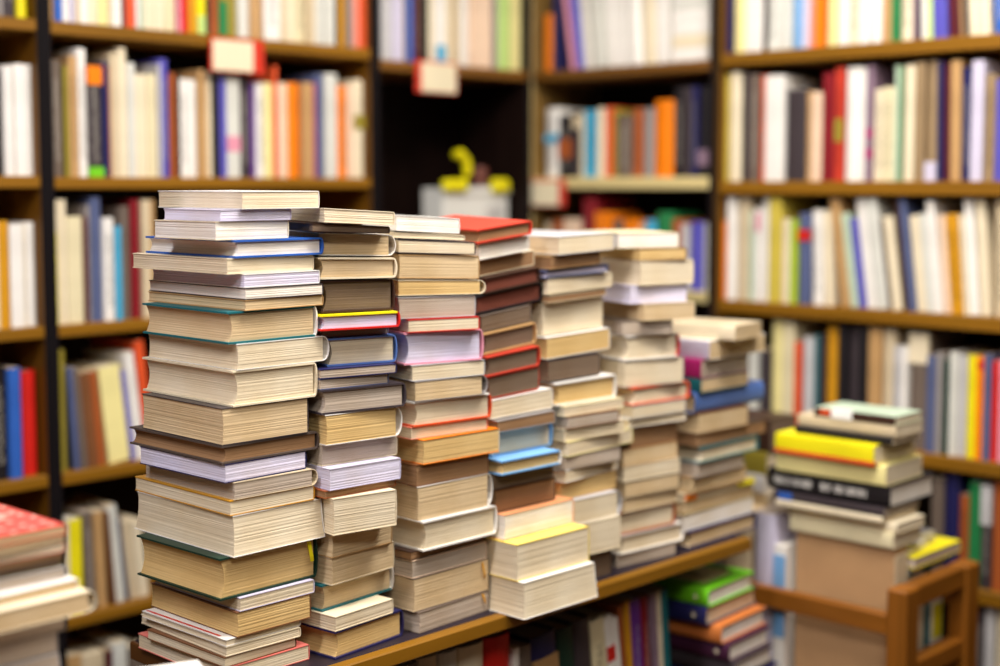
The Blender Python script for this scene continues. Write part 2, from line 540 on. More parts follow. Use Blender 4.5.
# ------------------------------------------------------------------ measured books
# lying books: style, label, group, x, y, z of the base, yaw, width, height, thickness, tilt of the lower and upper face, cover, paper, details
STACKED = [
 ('pb', 'white paperback, cream pages, topmost on the tallest stack', 'books in the tallest stack', 1.1705, 1.6092, 1.4666, -0.42, 0.1261, 0.194, 0.0229, 0, 0, 'white', 'C', {}),
 ('pb', 'slim lilac paperback, pale lilac pages, second from top in the tallest stack', 'books in the tallest stack', 1.1343, 1.583, 1.4515, -0.84, 0.1129, 0.13, 0.0147, 0, 0, 'lilac', 'L', {}),
 ('pb', 'cream paperback, white pages, third from top in the tallest stack', 'books in the tallest stack', 1.1288, 1.5895, 1.4275, 0.36, 0.1176, 0.1379, 0.0236, 0, 0, 'cream', 'W', {}),
 ('hb', 'blue hardback, white pages, fourth from top in the tallest stack', 'books in the tallest stack', 1.1697, 1.6189, 1.4042, -1.03, 0.145, 0.2103, 0.0229, 0, 0, 'blue', 'W', {}),
 ('pb', 'cream paperback, cream pages, fifth from top in the tallest stack', 'books in the tallest stack', 1.1557, 1.6269, 1.3836, 0.09, 0.1419, 0.2191, 0.0202, 0, 0, 'cream', 'C', {}),
 ('pb', 'white paperback, pale lilac pages, sixth from top in the tallest stack', 'books in the tallest stack', 1.1706, 1.6188, 1.3655, -0.32, 0.1248, 0.2131, 0.0177, 0, 0, 'white', 'L', {}),
 ('pb', 'charcoal paperback, white pages, seventh from top in the tallest stack', 'books in the tallest stack', 1.1749, 1.6255, 1.35, -1.06, 0.1277, 0.2289, 0.0151, 0, 0, 'charcoal', 'W', {}),
 ('pb', 'slim tan paperback, tan pages, eighth from top in the tallest stack', 'books in the tallest stack', 1.1735, 1.6246, 1.3358, 0.02, 0.1297, 0.2245, 0.0138, 0, 0, 'tan', 'T', {}),
 ('hb', 'teal hardback, tan pages, ninth from top in the tallest stack', 'books in the tallest stack', 1.1594, 1.6174, 1.2939, -1.11, 0.1456, 0.2031, 0.0415, 0, 0, 'teal', 'T', {'spine': 'white'}),
 ('pb', 'white paperback, cream pages, tenth from top in the tallest stack', 'books in the tallest stack', 1.1735, 1.6182, 1.2594, -0.16, 0.1529, 0.2073, 0.0341, 0, 0, 'white', 'C', {'round': '1'}),
 ('hb', 'thick cream hardback, cream pages, eleventh from top in the tallest stack', 'books in the tallest stack', 1.1614, 1.623, 1.2122, -1.03, 0.1378, 0.2165, 0.0468, 0, 0, 'cream', 'C', {}),
 ('pb', 'thick charcoal paperback, tan pages, twelfth from top in the tallest stack', 'books in the tallest stack', 1.1462, 1.6135, 1.1637, -0.98, 0.1393, 0.191, 0.0481, 0, 0, 'charcoal', 'T', {}),
 ('hb', 'umber hardback, brown pages, thirteenth from top in the tallest stack', 'books in the tallest stack', 1.1546, 1.6282, 1.1392, -0.18, 0.1599, 0.2181, 0.0241, 0, 0, 'umber', 'B', {}),
 ('pb', 'navy paperback, pale lilac pages, fourteenth from top in the tallest stack', 'books in the tallest stack', 1.1439, 1.6171, 1.1143, 0.78, 0.1347, 0.195, 0.0245, 0, 0, 'navy', 'L', {}),
 ('pb', 'beige paperback, greyish pages, fifteenth from top in the tallest stack', 'books in the tallest stack', 1.16, 1.6217, 1.0907, -0.9, 0.1372, 0.2132, 0.0231, 0, 0, 'beige', 'G', {'round': '1'}),
 ('pb', 'gold paperback, cream pages, sixteenth from top in the tallest stack', 'books in the tallest stack', 1.1544, 1.6305, 1.0706, -0.66, 0.1384, 0.2279, 0.0198, 0, 0, 'gold', 'C', {}),
 ('pb', 'thick white paperback, cream pages, seventeenth from top in the tallest stack', 'books in the tallest stack', 1.161, 1.6285, 1.0167, 0.31, 0.1486, 0.2229, 0.0534, 0, 0, 'white', 'C', {'fan': '1'}),
 ('hb', 'thick dark green hardback, golden pages, eighteenth from top in the tallest stack', 'books in the tallest stack', 1.1492, 1.6168, 0.9608, 1.07, 0.1645, 0.1894, 0.0555, 0, 0, 'darkgreen', 'Y', {'ribbon': 'yellow'}),
 ('pb', 'lilac paperback, cream pages, nineteenth from top in the tallest stack', 'books in the tallest stack', 1.1575, 1.6145, 0.9423, 0.19, 0.1247, 0.1986, 0.0181, 0, 0, 'lilac', 'C', {}),
 ('pb', 'brown paperback, golden pages, twentieth from top in the tallest stack', 'books in the tallest stack', 1.1526, 1.6178, 0.9085, -0.25, 0.1225, 0.2042, 0.0334, 0, 0, 'brown', 'Y', {}),
 ('pb', 'slim white paperback, cream pages, twenty-first from top in the tallest stack', 'books in the tallest stack', 1.1362, 1.6162, 0.8992, 1.14, 0.1253, 0.1917, 0.0089, 0, 0, 'white', 'C', {'stripe': 'red'}),
 ('pb', 'slim cream paperback, cream pages, twenty-second from top in the tallest stack', 'books in the tallest stack', 1.138, 1.6213, 0.8857, -1.09, 0.1216, 0.2065, 0.0131, 0, 0, 'cream', 'C', {}),
 ('pb', 'slim brown paperback, cream pages, twenty-third from top in the tallest stack', 'books in the tallest stack', 1.1315, 1.6093, 0.8713, 0.86, 0.1197, 0.1775, 0.0139, 0, 0, 'brown', 'C', {}),
 ('pb', 'rose paperback, cream pages, lowest in the tallest stack', 'books in the tallest stack', 1.1445, 1.6242, 0.85, -0.5, 0.1377, 0.2111, 0.0209, 0, 0, 'rose', 'C', {}),
 ('pb', 'cream paperback, cream pages, topmost on the second tabletop stack', 'books in the second tabletop stack', 1.2993, 1.5477, 1.4478, -18.85, 0.103, 0.1436, 0.019, 0.05, 0.06, 'cream', 'C', {}),
 ('pb', 'slim dark brown paperback, dark taupe pages, second from top in the second tabletop stack', 'books in the second tabletop stack', 1.2964, 1.5692, 1.4353, -18.46, 0.113, 0.1671, 0.0109, 0.04, 0.05, 'darkbrown', 'D', {}),
 ('pb', 'white paperback, tan pages, third from top in the second tabletop stack', 'books in the second tabletop stack', 1.3214, 1.5849, 1.4024, -18.77, 0.1146, 0.1662, 0.0305, 0.03, 0.04, 'white', 'T', {'round': '1'}),
 ('hb', 'cream hardback, tan pages, fourth from top in the second tabletop stack', 'books in the second tabletop stack', 1.3135, 1.5773, 1.3703, -17.67, 0.1173, 0.1671, 0.0299, 0.01, 0.03, 'cream', 'T', {}),
 ('hb', 'thick dark brown hardback, dark taupe pages, fifth from top in the second tabletop stack', 'books in the second tabletop stack', 1.3131, 1.5763, 1.3239, -15.89, 0.1117, 0.155, 0.0441, 0, 0.01, 'darkbrown', 'D', {}),
 ('hb', 'red hardback, pale lilac pages, sixth from top in the second tabletop stack', 'books in the second tabletop stack', 1.3092, 1.5744, 1.3009, -15.06, 0.1219, 0.1713, 0.0218, 0, 0, 'red', 'L', {'top': 'yellow'}),
 ('pb', 'slim mauve paperback, greyish pages, seventh from top in the second tabletop stack', 'books in the second tabletop stack', 1.3181, 1.5923, 1.2888, -13.57, 0.1049, 0.1502, 0.0117, 0, 0, 'mauve', 'G', {}),
 ('hb', 'denim hardback, cream pages, eighth from top in the second tabletop stack', 'books in the second tabletop stack', 1.3212, 1.5838, 1.2496, -13.45, 0.1095, 0.1588, 0.0388, 0, 0, 'denim', 'C', {}),
 ('pb', 'slim navy paperback, greyish pages, ninth from top in the second tabletop stack', 'books in the second tabletop stack', 1.3028, 1.5771, 1.236, -12.11, 0.1194, 0.1691, 0.0131, 0, 0, 'navy', 'G', {}),
 ('pb', 'slim slate paperback, greyish pages, tenth from top in the second tabletop stack', 'books in the second tabletop stack', 1.2944, 1.5784, 1.2211, -9.29, 0.1099, 0.1609, 0.0145, 0, 0, 'slate', 'G', {}),
 ('hb', 'charcoal hardback, greyish pages, eleventh from top in the second tabletop stack', 'books in the second tabletop stack', 1.3113, 1.5925, 1.1871, -9.61, 0.1375, 0.1993, 0.0336, 0, 0, 'charcoal', 'G', {}),
 ('pb', 'white paperback, golden pages, twelfth from top in the second tabletop stack', 'books in the second tabletop stack', 1.3064, 1.5917, 1.1448, -5.94, 0.129, 0.1915, 0.0419, 0, 0, 'white', 'Y', {'round': '1'}),
 ('pb', 'cream paperback, greyish pages, thirteenth from top in the second tabletop stack', 'books in the second tabletop stack', 1.3057, 1.6009, 1.1147, -4.45, 0.1304, 0.1844, 0.0297, 0, 0, 'cream', 'G', {}),
 ('pb', 'lilac paperback, pale lilac pages, fourteenth from top in the second tabletop stack', 'books in the second tabletop stack', 1.2974, 1.5748, 1.0845, -3.85, 0.1231, 0.1716, 0.0298, 0, 0, 'lilac', 'L', {}),
 ('pb', 'slim rust paperback, brown pages, fifteenth from top in the second tabletop stack', 'books in the second tabletop stack', 1.2924, 1.5852, 1.0736, -3.2, 0.1234, 0.1815, 0.0106, 0, 0, 'rust', 'B', {}),
 ('pb', 'thick cream paperback, cream pages, sixteenth from top in the second tabletop stack', 'books in the second tabletop stack', 1.2957, 1.5562, 1.0226, -8.84, 0.1037, 0.1492, 0.0506, 0, 0, 'cream', 'C', {}),
 ('pb', 'tan paperback, tan pages, seventeenth from top in the second tabletop stack', 'books in the second tabletop stack', 1.2975, 1.5942, 0.9866, 2.89, 0.1168, 0.1706, 0.0356, 0, 0, 'tan', 'T', {}),
 ('pb', 'cream paperback, tan pages, eighteenth from top in the second tabletop stack', 'books in the second tabletop stack', 1.2995, 1.6033, 0.9477, 4.63, 0.1249, 0.181, 0.0385, 0, 0, 'cream', 'T', {}),
 ('hb', 'teal hardback, tan pages, nineteenth from top in the second tabletop stack', 'books in the second tabletop stack', 1.2997, 1.6289, 0.9101, 4.9, 0.1457, 0.2065, 0.0372, 0, 0, 'teal', 'T', {'spine': 'white'}),
 ('pb', 'cream paperback, cream pages, twentieth from top in the second tabletop stack', 'books in the second tabletop stack', 1.2851, 1.5768, 0.8892, 4.47, 0.115, 0.167, 0.0205, 0, 0, 'cream', 'C', {}),
 ('hb', 'navy hardback, golden pages, lowest in the second tabletop stack', 'books in the second tabletop stack', 1.2943, 1.595, 0.85, 5.19, 0.139, 0.1995, 0.0388, 0, 0, 'navy', 'Y', {}),
 ('pb', 'white paperback, white pages, topmost on the third tabletop stack', 'books in the third tabletop stack', 1.4429, 1.5623, 1.4331, -21.18, 0.0985, 0.1471, 0.0219, 0.06, 0.06, 'white', 'W', {}),
 ('pb', 'slim cream paperback, cream pages, second from top in the third tabletop stack', 'books in the third tabletop stack', 1.4481, 1.5667, 1.4229, -22.06, 0.1103, 0.1571, 0.0081, 0.05, 0.06, 'cream', 'C', {}),
 ('pb', 'charcoal paperback, cream pages, third from top in the third tabletop stack', 'books in the third tabletop stack', 1.457, 1.5571, 1.4015, -23.05, 0.1187, 0.1538, 0.019, 0.04, 0.05, 'charcoal', 'C', {}),
 ('pb', 'tan paperback, tan pages, fourth from top in the third tabletop stack', 'books in the third tabletop stack', 1.4613, 1.5623, 1.3653, -21.65, 0.1255, 0.1641, 0.034, 0.03, 0.04, 'tan', 'T', {}),
 ('pb', 'cream paperback, golden pages, fifth from top in the third tabletop stack', 'books in the third tabletop stack', 1.4652, 1.5605, 1.3405, -21.23, 0.1371, 0.1618, 0.0227, 0.01, 0.03, 'cream', 'Y', {'round': '1'}),
 ('pb', 'silver paperback, greyish pages, sixth from top in the third tabletop stack', 'books in the third tabletop stack', 1.4563, 1.5629, 1.3075, -20.27, 0.1217, 0.1577, 0.0308, 0, 0.01, 'silver', 'G', {}),
 ('pb', 'red paperback, cream pages, seventh from top in the third tabletop stack', 'books in the third tabletop stack', 1.4594, 1.5507, 1.2877, -19.15, 0.1136, 0.1471, 0.0186, 0, 0, 'red', 'C', {}),
 ('hb', 'thick pink hardback, pale lilac pages, eighth from top in the third tabletop stack', 'books in the third tabletop stack', 1.4609, 1.5608, 1.2412, -14.8, 0.1322, 0.1523, 0.0461, 0, 0, 'pink', 'L', {}),
 ('pb', 'silver paperback, cream pages, ninth from top in the third tabletop stack', 'books in the third tabletop stack', 1.4644, 1.5713, 1.2182, -11.06, 0.1264, 0.1781, 0.0226, 0, 0, 'silver', 'C', {}),
 ('pb', 'grey paperback, tan pages, tenth from top in the third tabletop stack', 'books in the third tabletop stack', 1.4654, 1.5657, 1.1887, -8.89, 0.1302, 0.1676, 0.0291, 0, 0, 'grey', 'T', {'round': '1'}),
 ('hb', 'red-orange hardback, cream pages, eleventh from top in the third tabletop stack', 'books in the third tabletop stack', 1.4697, 1.5843, 1.152, -6.26, 0.1457, 0.1964, 0.0364, 0, 0, 'redorange', 'C', {'top': 'white'}),
 ('pb', 'salmon paperback, cream pages, twelfth from top in the third tabletop stack', 'books in the third tabletop stack', 1.4654, 1.5883, 1.1339, -6.01, 0.1433, 0.1975, 0.0177, 0, 0, 'salmon', 'C', {}),
 ('pb', 'orange paperback, golden pages, thirteenth from top in the third tabletop stack', 'books in the third tabletop stack', 1.476, 1.5811, 1.0977, -2.88, 0.1507, 0.1999, 0.0358, 0, 0, 'orange', 'Y', {'spine': 'cream'}),
 ('pb', 'brown paperback, brown pages, fourteenth from top in the third tabletop stack', 'books in the third tabletop stack', 1.465, 1.5947, 1.0657, -2.23, 0.1446, 0.2105, 0.0316, 0, 0, 'brown', 'B', {}),
 ('pb', 'thick white paperback, tan pages, fifteenth from top in the third tabletop stack', 'books in the third tabletop stack', 1.4686, 1.5873, 1.0147, -1.53, 0.1518, 0.197, 0.0506, 0, 0, 'white', 'T', {'round': '1'}),
 ('hb', 'thick white hardback, cream pages, sixteenth from top in the third tabletop stack', 'books in the third tabletop stack', 1.473, 1.5915, 0.9708, -0.34, 0.1541, 0.213, 0.0435, 0, 0, 'white', 'C', {}),
 ('pb', 'slim dark brown paperback, brown pages, seventeenth from top in the third tabletop stack', 'books in the third tabletop stack', 1.4581, 1.6134, 0.9576, 3.1, 0.1618, 0.2222, 0.0128, 0, 0, 'darkbrown', 'B', {}),
 ('pb', 'peach paperback, greyish pages, eighteenth from top in the third tabletop stack', 'books in the third tabletop stack', 1.4609, 1.609, 0.9312, 1.22, 0.1573, 0.2214, 0.026, 0, 0, 'peach', 'G', {}),
 ('pb', 'thick taupe paperback, tan pages, nineteenth from top in the third tabletop stack', 'books in the third tabletop stack', 1.4636, 1.613, 0.8811, 1.36, 0.161, 0.2315, 0.0497, 0, 0, 'taupe', 'T', {'ribbon': 'gold'}),
 ('pb', 'taupe paperback, greyish pages, lowest in the third tabletop stack', 'books in the third tabletop stack', 1.4625, 1.6041, 0.85, 3.21, 0.1557, 0.2198, 0.0307, 0, 0, 'taupe', 'G', {'ribbon': 'gold'}),
 ('hb', 'brick red hardback, brown pages, topmost on the red-topped tabletop stack', 'books in the red-topped tabletop stack', 1.6013, 1.6016, 1.4088, -1.19, 0.1198, 0.1713, 0.0213, -0.1, -0.1, 'brick', 'B', {'lift': '.025'}),
 ('pb', 'white paperback, white pages, second from top in the red-topped tabletop stack', 'books in the red-topped tabletop stack', 1.6065, 1.6058, 1.3839, -0.31, 0.1134, 0.1643, 0.0228, -0.1, -0.1, 'white', 'W', {}),
 ('pb', 'cream paperback, brown pages, third from top in the red-topped tabletop stack', 'books in the red-topped tabletop stack', 1.6238, 1.6289, 1.3578, 1.09, 0.127, 0.1857, 0.0241, -0.1, -0.1, 'cream', 'B', {}),
 ('hb', 'dark brown hardback, reddish brown pages, fourth from top in the red-topped tabletop stack', 'books in the red-topped tabletop stack', 1.6213, 1.6102, 1.3321, 0.04, 0.1244, 0.1808, 0.024, -0.1, -0.1, 'darkbrown', 'R', {}),
 ('hb', 'black hardback, reddish brown pages, fifth from top in the red-topped tabletop stack', 'books in the red-topped tabletop stack', 1.6177, 1.6219, 1.3011, 0.42, 0.153, 0.1961, 0.0278, -0.09, -0.1, 'black', 'R', {}),
 ('pb', 'taupe paperback, dark taupe pages, sixth from top in the red-topped tabletop stack', 'books in the red-topped tabletop stack', 1.6037, 1.6025, 1.2748, 0.96, 0.1142, 0.1683, 0.0246, -0.08, -0.09, 'taupe', 'D', {}),
 ('hb', 'tan hardback, dark taupe pages, seventh from top in the red-topped tabletop stack', 'books in the red-topped tabletop stack', 1.6058, 1.6006, 1.2408, 0.9, 0.1207, 0.1782, 0.0321, -0.07, -0.08, 'tan', 'D', {}),
 ('hb', 'brick red hardback, dark taupe pages, eighth from top in the red-topped tabletop stack', 'books in the red-topped tabletop stack', 1.6035, 1.5866, 1.2082, -0.26, 0.1205, 0.172, 0.0306, -0.06, -0.07, 'brick', 'D', {}),
 ('pb', 'brick red paperback, dark taupe pages, ninth from top in the red-topped tabletop stack', 'books in the red-topped tabletop stack', 1.6078, 1.5863, 1.174, -0.95, 0.1138, 0.1657, 0.0322, -0.04, -0.06, 'brick', 'D', {}),
 ('pb', 'white paperback, cream pages, tenth from top in the red-topped tabletop stack', 'books in the red-topped tabletop stack', 1.6207, 1.594, 1.1433, -1.05, 0.1389, 0.1928, 0.0285, -0.02, -0.04, 'white', 'C', {}),
 ('pb', 'grey paperback, brown pages, eleventh from top in the red-topped tabletop stack', 'books in the red-topped tabletop stack', 1.62, 1.5792, 1.124, -0.7, 0.1305, 0.1826, 0.0172, 0, -0.02, 'grey', 'B', {}),
 ('hb', 'sky blue hardback, cream pages, twelfth from top in the red-topped tabletop stack', 'books in the red-topped tabletop stack', 1.6249, 1.5979, 1.085, -0.38, 0.1388, 0.1924, 0.0378, 0, 0, 'skyblue', 'C', {}),
 ('hb', 'sky blue hardback, golden pages, thirteenth from top in the red-topped tabletop stack', 'books in the red-topped tabletop stack', 1.6109, 1.5606, 1.0624, -1.2, 0.1334, 0.1865, 0.0221, 0, 0, 'skyblue', 'Y', {'spine': 'white'}),
 ('pb', 'dark brown paperback, dark taupe pages, fourteenth from top in the red-topped tabletop stack', 'books in the red-topped tabletop stack', 1.612, 1.5813, 1.0368, -0.96, 0.1336, 0.1902, 0.0252, 0, 0, 'darkbrown', 'D', {}),
 ('pb', 'dark brown paperback, brown pages, fifteenth from top in the red-topped tabletop stack', 'books in the red-topped tabletop stack', 1.6195, 1.5903, 1.0006, -1.14, 0.1361, 0.2022, 0.0358, 0, 0, 'darkbrown', 'B', {}),
 ('pb', 'apricot paperback, white pages, sixteenth from top in the red-topped tabletop stack', 'books in the red-topped tabletop stack', 1.6318, 1.5837, 0.9612, 0.27, 0.1614, 0.2216, 0.039, 0, 0, 'apricot', 'W', {}),
 ('pb', 'thick butter paperback, cream pages, seventeenth from top in the red-topped tabletop stack', 'books in the red-topped tabletop stack', 1.6304, 1.5589, 0.905, -0.59, 0.1663, 0.2365, 0.0558, 0, 0, 'butter', 'C', {}),
 ('pb', 'thick white paperback, cream pages, lowest in the red-topped tabletop stack', 'books in the red-topped tabletop stack', 1.6313, 1.5423, 0.85, -0.33, 0.1651, 0.2262, 0.0546, 0, 0, 'white', 'C', {'fan': '1'}),
 ('pb', 'silver paperback, cream pages, topmost on the fifth tabletop stack', 'books in the fifth tabletop stack', 1.7726, 1.5948, 1.3866, -2.16, 0.1317, 0.1974, 0.0289, -0.04, -0.03, 'silver', 'C', {}),
 ('pb', 'tan paperback, brown pages, second from top in the fifth tabletop stack', 'books in the fifth tabletop stack', 1.7564, 1.5905, 1.3644, -2.08, 0.118, 0.1696, 0.0196, -0.04, -0.04, 'tan', 'B', {}),
 ('hb', 'slim slate hardback, pale lilac pages, third from top in the fifth tabletop stack', 'books in the fifth tabletop stack', 1.7679, 1.6133, 1.3498, -2.99, 0.1484, 0.2066, 0.0121, -0.03, -0.04, 'slate', 'L', {}),
 ('pb', 'cream paperback, cream pages, fourth from top in the fifth tabletop stack', 'books in the fifth tabletop stack', 1.7756, 1.6263, 1.3246, -0.38, 0.1602, 0.2262, 0.0232, -0.03, -0.03, 'cream', 'C', {}),
 ('pb', 'slim beige paperback, brown pages, fifth from top in the fifth tabletop stack', 'books in the fifth tabletop stack', 1.7666, 1.6139, 1.3106, 0.79, 0.1436, 0.201, 0.0118, -0.03, -0.03, 'beige', 'B', {}),
 ('pb', 'thick cream paperback, cream pages, sixth from top in the fifth tabletop stack', 'books in the fifth tabletop stack', 1.7701, 1.6331, 1.2578, -1.14, 0.1464, 0.2188, 0.0504, -0.03, -0.03, 'cream', 'C', {}),
 ('pb', 'white paperback, golden pages, seventh from top in the fifth tabletop stack', 'books in the fifth tabletop stack', 1.7694, 1.623, 1.2212, 0.07, 0.1585, 0.2215, 0.0345, -0.03, -0.03, 'white', 'Y', {}),
 ('pb', 'charcoal paperback, dark taupe pages, eighth from top in the fifth tabletop stack', 'books in the fifth tabletop stack', 1.7576, 1.5925, 1.1844, -2.9, 0.1232, 0.1704, 0.0347, -0.02, -0.03, 'charcoal', 'D', {}),
 ('hb', 'white hardback, golden pages, ninth from top in the fifth tabletop stack', 'books in the fifth tabletop stack', 1.778, 1.6048, 1.1461, -2.93, 0.1436, 0.2151, 0.0363, 0, -0.02, 'white', 'Y', {}),
 ('pb', 'ivory paperback, cream pages, tenth from top in the fifth tabletop stack', 'books in the fifth tabletop stack', 1.7855, 1.5943, 1.1292, -2.13, 0.1439, 0.2106, 0.0157, 0, 0, 'ivory', 'C', {}),
 ('pb', 'brown paperback, greyish pages, eleventh from top in the fifth tabletop stack', 'books in the fifth tabletop stack', 1.7797, 1.5692, 1.1099, -3.57, 0.1208, 0.172, 0.0189, 0, 0, 'brown', 'G', {}),
 ('pb', 'cream paperback, cream pages, twelfth from top in the fifth tabletop stack', 'books in the fifth tabletop stack', 1.7881, 1.5921, 1.089, -3.8, 0.1431, 0.2108, 0.0205, 0, 0, 'cream', 'C', {}),
 ('pb', 'pale yellow paperback, cream pages, thirteenth from top in the fifth tabletop stack', 'books in the fifth tabletop stack', 1.7964, 1.6196, 1.0648, 3.08, 0.1783, 0.256, 0.0238, 0, 0, 'paleyellow', 'C', {}),
 ('pb', 'taupe paperback, greyish pages, fourteenth from top in the fifth tabletop stack', 'books in the fifth tabletop stack', 1.7827, 1.5821, 1.0422, -3.41, 0.1346, 0.1893, 0.0222, 0, 0, 'taupe', 'G', {}),
 ('pb', 'white paperback, cream pages, fifteenth from top in the fifth tabletop stack', 'books in the fifth tabletop stack', 1.7758, 1.6092, 1.0228, 5.75, 0.1508, 0.226, 0.019, 0, 0, 'white', 'C', {}),
 ('pb', 'tan paperback, golden pages, sixteenth from top in the fifth tabletop stack', 'books in the fifth tabletop stack', 1.7849, 1.6009, 0.992, -2.15, 0.137, 0.2024, 0.0304, 0, 0, 'tan', 'Y', {}),
 ('pb', 'silver paperback, cream pages, seventeenth from top in the fifth tabletop stack', 'books in the fifth tabletop stack', 1.7839, 1.5832, 0.9513, -2.24, 0.1334, 0.1959, 0.0402, 0, 0, 'silver', 'C', {'round': '1'}),
 ('pb', 'thick cream paperback, cream pages, eighteenth from top in the fifth tabletop stack', 'books in the fifth tabletop stack', 1.7827, 1.5699, 0.8975, -3.66, 0.1228, 0.1771, 0.0534, 0, 0, 'cream', 'C', {}),
 ('pb', 'thick charcoal paperback, dark taupe pages, lowest in the fifth tabletop stack', 'books in the fifth tabletop stack', 1.7772, 1.5763, 0.85, -3.35, 0.1183, 0.1636, 0.0471, 0, 0, 'charcoal', 'D', {}),
 ('pb', 'ivory paperback, white pages, topmost on the sixth tabletop stack', 'books in the sixth tabletop stack', 1.9524, 1.5599, 1.3915, -25.13, 0.1142, 0.1614, 0.0254, 0, 0, 'ivory', 'W', {}),
 ('pb', 'brown paperback, golden pages, second from top in the sixth tabletop stack', 'books in the sixth tabletop stack', 1.9587, 1.5388, 1.3707, -16.58, 0.0972, 0.1422, 0.0204, 0, 0, 'brown', 'Y', {}),
 ('pb', 'cream paperback, cream pages, third from top in the sixth tabletop stack', 'books in the sixth tabletop stack', 1.9683, 1.5488, 1.3298, -14.9, 0.1143, 0.1639, 0.0405, 0, 0, 'cream', 'C', {}),
 ('pb', 'lilac paperback, pale lilac pages, fourth from top in the sixth tabletop stack', 'books in the sixth tabletop stack', 1.9626, 1.5633, 1.2989, -16.95, 0.1176, 0.1762, 0.0305, 0, 0, 'lilac', 'L', {}),
 ('pb', 'beige paperback, tan pages, fifth from top in the sixth tabletop stack', 'books in the sixth tabletop stack', 1.9695, 1.5362, 1.2704, -16.91, 0.1062, 0.1511, 0.0281, 0, 0, 'beige', 'T', {}),
 ('pb', 'taupe paperback, greyish pages, sixth from top in the sixth tabletop stack', 'books in the sixth tabletop stack', 1.9428, 1.5464, 1.2452, -24.67, 0.095, 0.1337, 0.0248, 0, 0, 'taupe', 'G', {}),
 ('hb', 'white hardback, cream pages, seventh from top in the sixth tabletop stack', 'books in the sixth tabletop stack', 1.9525, 1.5638, 1.2032, -14.73, 0.1148, 0.1613, 0.0417, 0, 0, 'white', 'C', {'spine': 'red'}),
 ('pb', 'thick grey paperback, cream pages, eighth from top in the sixth tabletop stack', 'books in the sixth tabletop stack', 1.9604, 1.5812, 1.1576, -13.7, 0.1299, 0.1933, 0.0452, 0, 0, 'grey', 'C', {}),
 ('hb', 'red-orange hardback, cream pages, ninth from top in the sixth tabletop stack', 'books in the sixth tabletop stack', 1.9658, 1.5877, 1.1271, -5.18, 0.1434, 0.2062, 0.0301, 0, 0, 'redorange', 'C', {}),
 ('pb', 'silver paperback, cream pages, tenth from top in the sixth tabletop stack', 'books in the sixth tabletop stack', 1.96, 1.5813, 1.1051, -5.63, 0.1312, 0.1936, 0.0216, 0, 0, 'silver', 'C', {}),
 ('pb', 'white paperback, cream pages, eleventh from top in the sixth tabletop stack', 'books in the sixth tabletop stack', 1.9615, 1.5914, 1.089, -7.0, 0.141, 0.2058, 0.0157, 0, 0, 'white', 'C', {}),
 ('pb', 'brown paperback, brown pages, twelfth from top in the sixth tabletop stack', 'books in the sixth tabletop stack', 1.959, 1.5852, 1.0524, -5.02, 0.1194, 0.176, 0.0362, 0, 0, 'brown', 'B', {}),
 ('pb', 'tan paperback, tan pages, thirteenth from top in the sixth tabletop stack', 'books in the sixth tabletop stack', 1.9508, 1.5927, 1.0234, -5.4, 0.1349, 0.1939, 0.0286, 0, 0, 'tan', 'T', {}),
 ('pb', 'cream paperback, cream pages, fourteenth from top in the sixth tabletop stack', 'books in the sixth tabletop stack', 1.955, 1.595, 0.9969, -6.77, 0.1376, 0.203, 0.0261, 0, 0, 'cream', 'C', {}),
 ('pb', 'charcoal paperback, tan pages, fifteenth from top in the sixth tabletop stack', 'books in the sixth tabletop stack', 1.9548, 1.5919, 0.9687, -6.4, 0.135, 0.1993, 0.0278, 0, 0, 'charcoal', 'T', {}),
 ('pb', 'cream paperback, tan pages, sixteenth from top in the sixth tabletop stack', 'books in the sixth tabletop stack', 1.9514, 1.5935, 0.9447, -4.87, 0.1367, 0.1951, 0.0236, 0, 0, 'cream', 'T', {}),
 ('hb', 'rust hardback, cream pages, seventeenth from top in the sixth tabletop stack', 'books in the sixth tabletop stack', 1.9509, 1.6025, 0.9052, -6.24, 0.1391, 0.2077, 0.0391, 0, 0, 'rust', 'C', {}),
 ('hb', 'white hardback, cream pages, eighteenth from top in the sixth tabletop stack', 'books in the sixth tabletop stack', 1.9618, 1.6082, 0.8724, -5.46, 0.1589, 0.2225, 0.0323, 0, 0, 'white', 'C', {}),
 ('pb', 'taupe paperback, greyish pages, lowest in the sixth tabletop stack', 'books in the sixth tabletop stack', 1.9513, 1.6007, 0.85, -6.9, 0.1438, 0.201, 0.022, 0, 0, 'taupe', 'G', {}),
 ('pb', 'beige paperback, tan pages, topmost on the stack at table end', 'books in the stack at table end', 2.1529, 1.523, 1.2229, 8.97, 0.113, 0.147, 0.0261, 0, 0, 'beige', 'T', {'flip': '1', 'spine': 'cream'}),
 ('pb', 'white paperback, tan pages, second from top in the stack at table end', 'books in the stack at table end', 2.1665, 1.6027, 1.1892, 0.74, 0.182, 0.2544, 0.0333, 0, 0, 'white', 'T', {'flip': '1', 'spine': 'lilac'}),
 ('pb', 'magenta paperback, greyish pages, third from top in the stack at table end', 'books in the stack at table end', 2.1418, 1.5987, 1.1554, 0.78, 0.1513, 0.2267, 0.0334, 0, 0, 'magenta', 'G', {'flip': '1', 'spine': 'magenta'}),
 ('pb', 'teal paperback, tan pages, fourth from top in the stack at table end', 'books in the stack at table end', 2.1422, 1.5911, 1.1305, 0.38, 0.1499, 0.2131, 0.0245, 0, 0, 'teal', 'T', {'flip': '1', 'spine': 'teal'}),
 ('hb', 'denim hardback, tan pages, fifth from top in the stack at table end', 'books in the stack at table end', 2.1699, 1.5654, 1.0931, -89.88, 0.15, 0.2158, 0.0371, 0, 0, 'denim', 'T', {'sf': '1'}),
 ('pb', 'brown paperback, tan pages, sixth from top in the stack at table end', 'books in the stack at table end', 2.1436, 1.5971, 1.0564, -1.17, 0.1505, 0.2252, 0.0363, 0, 0, 'brown', 'T', {}),
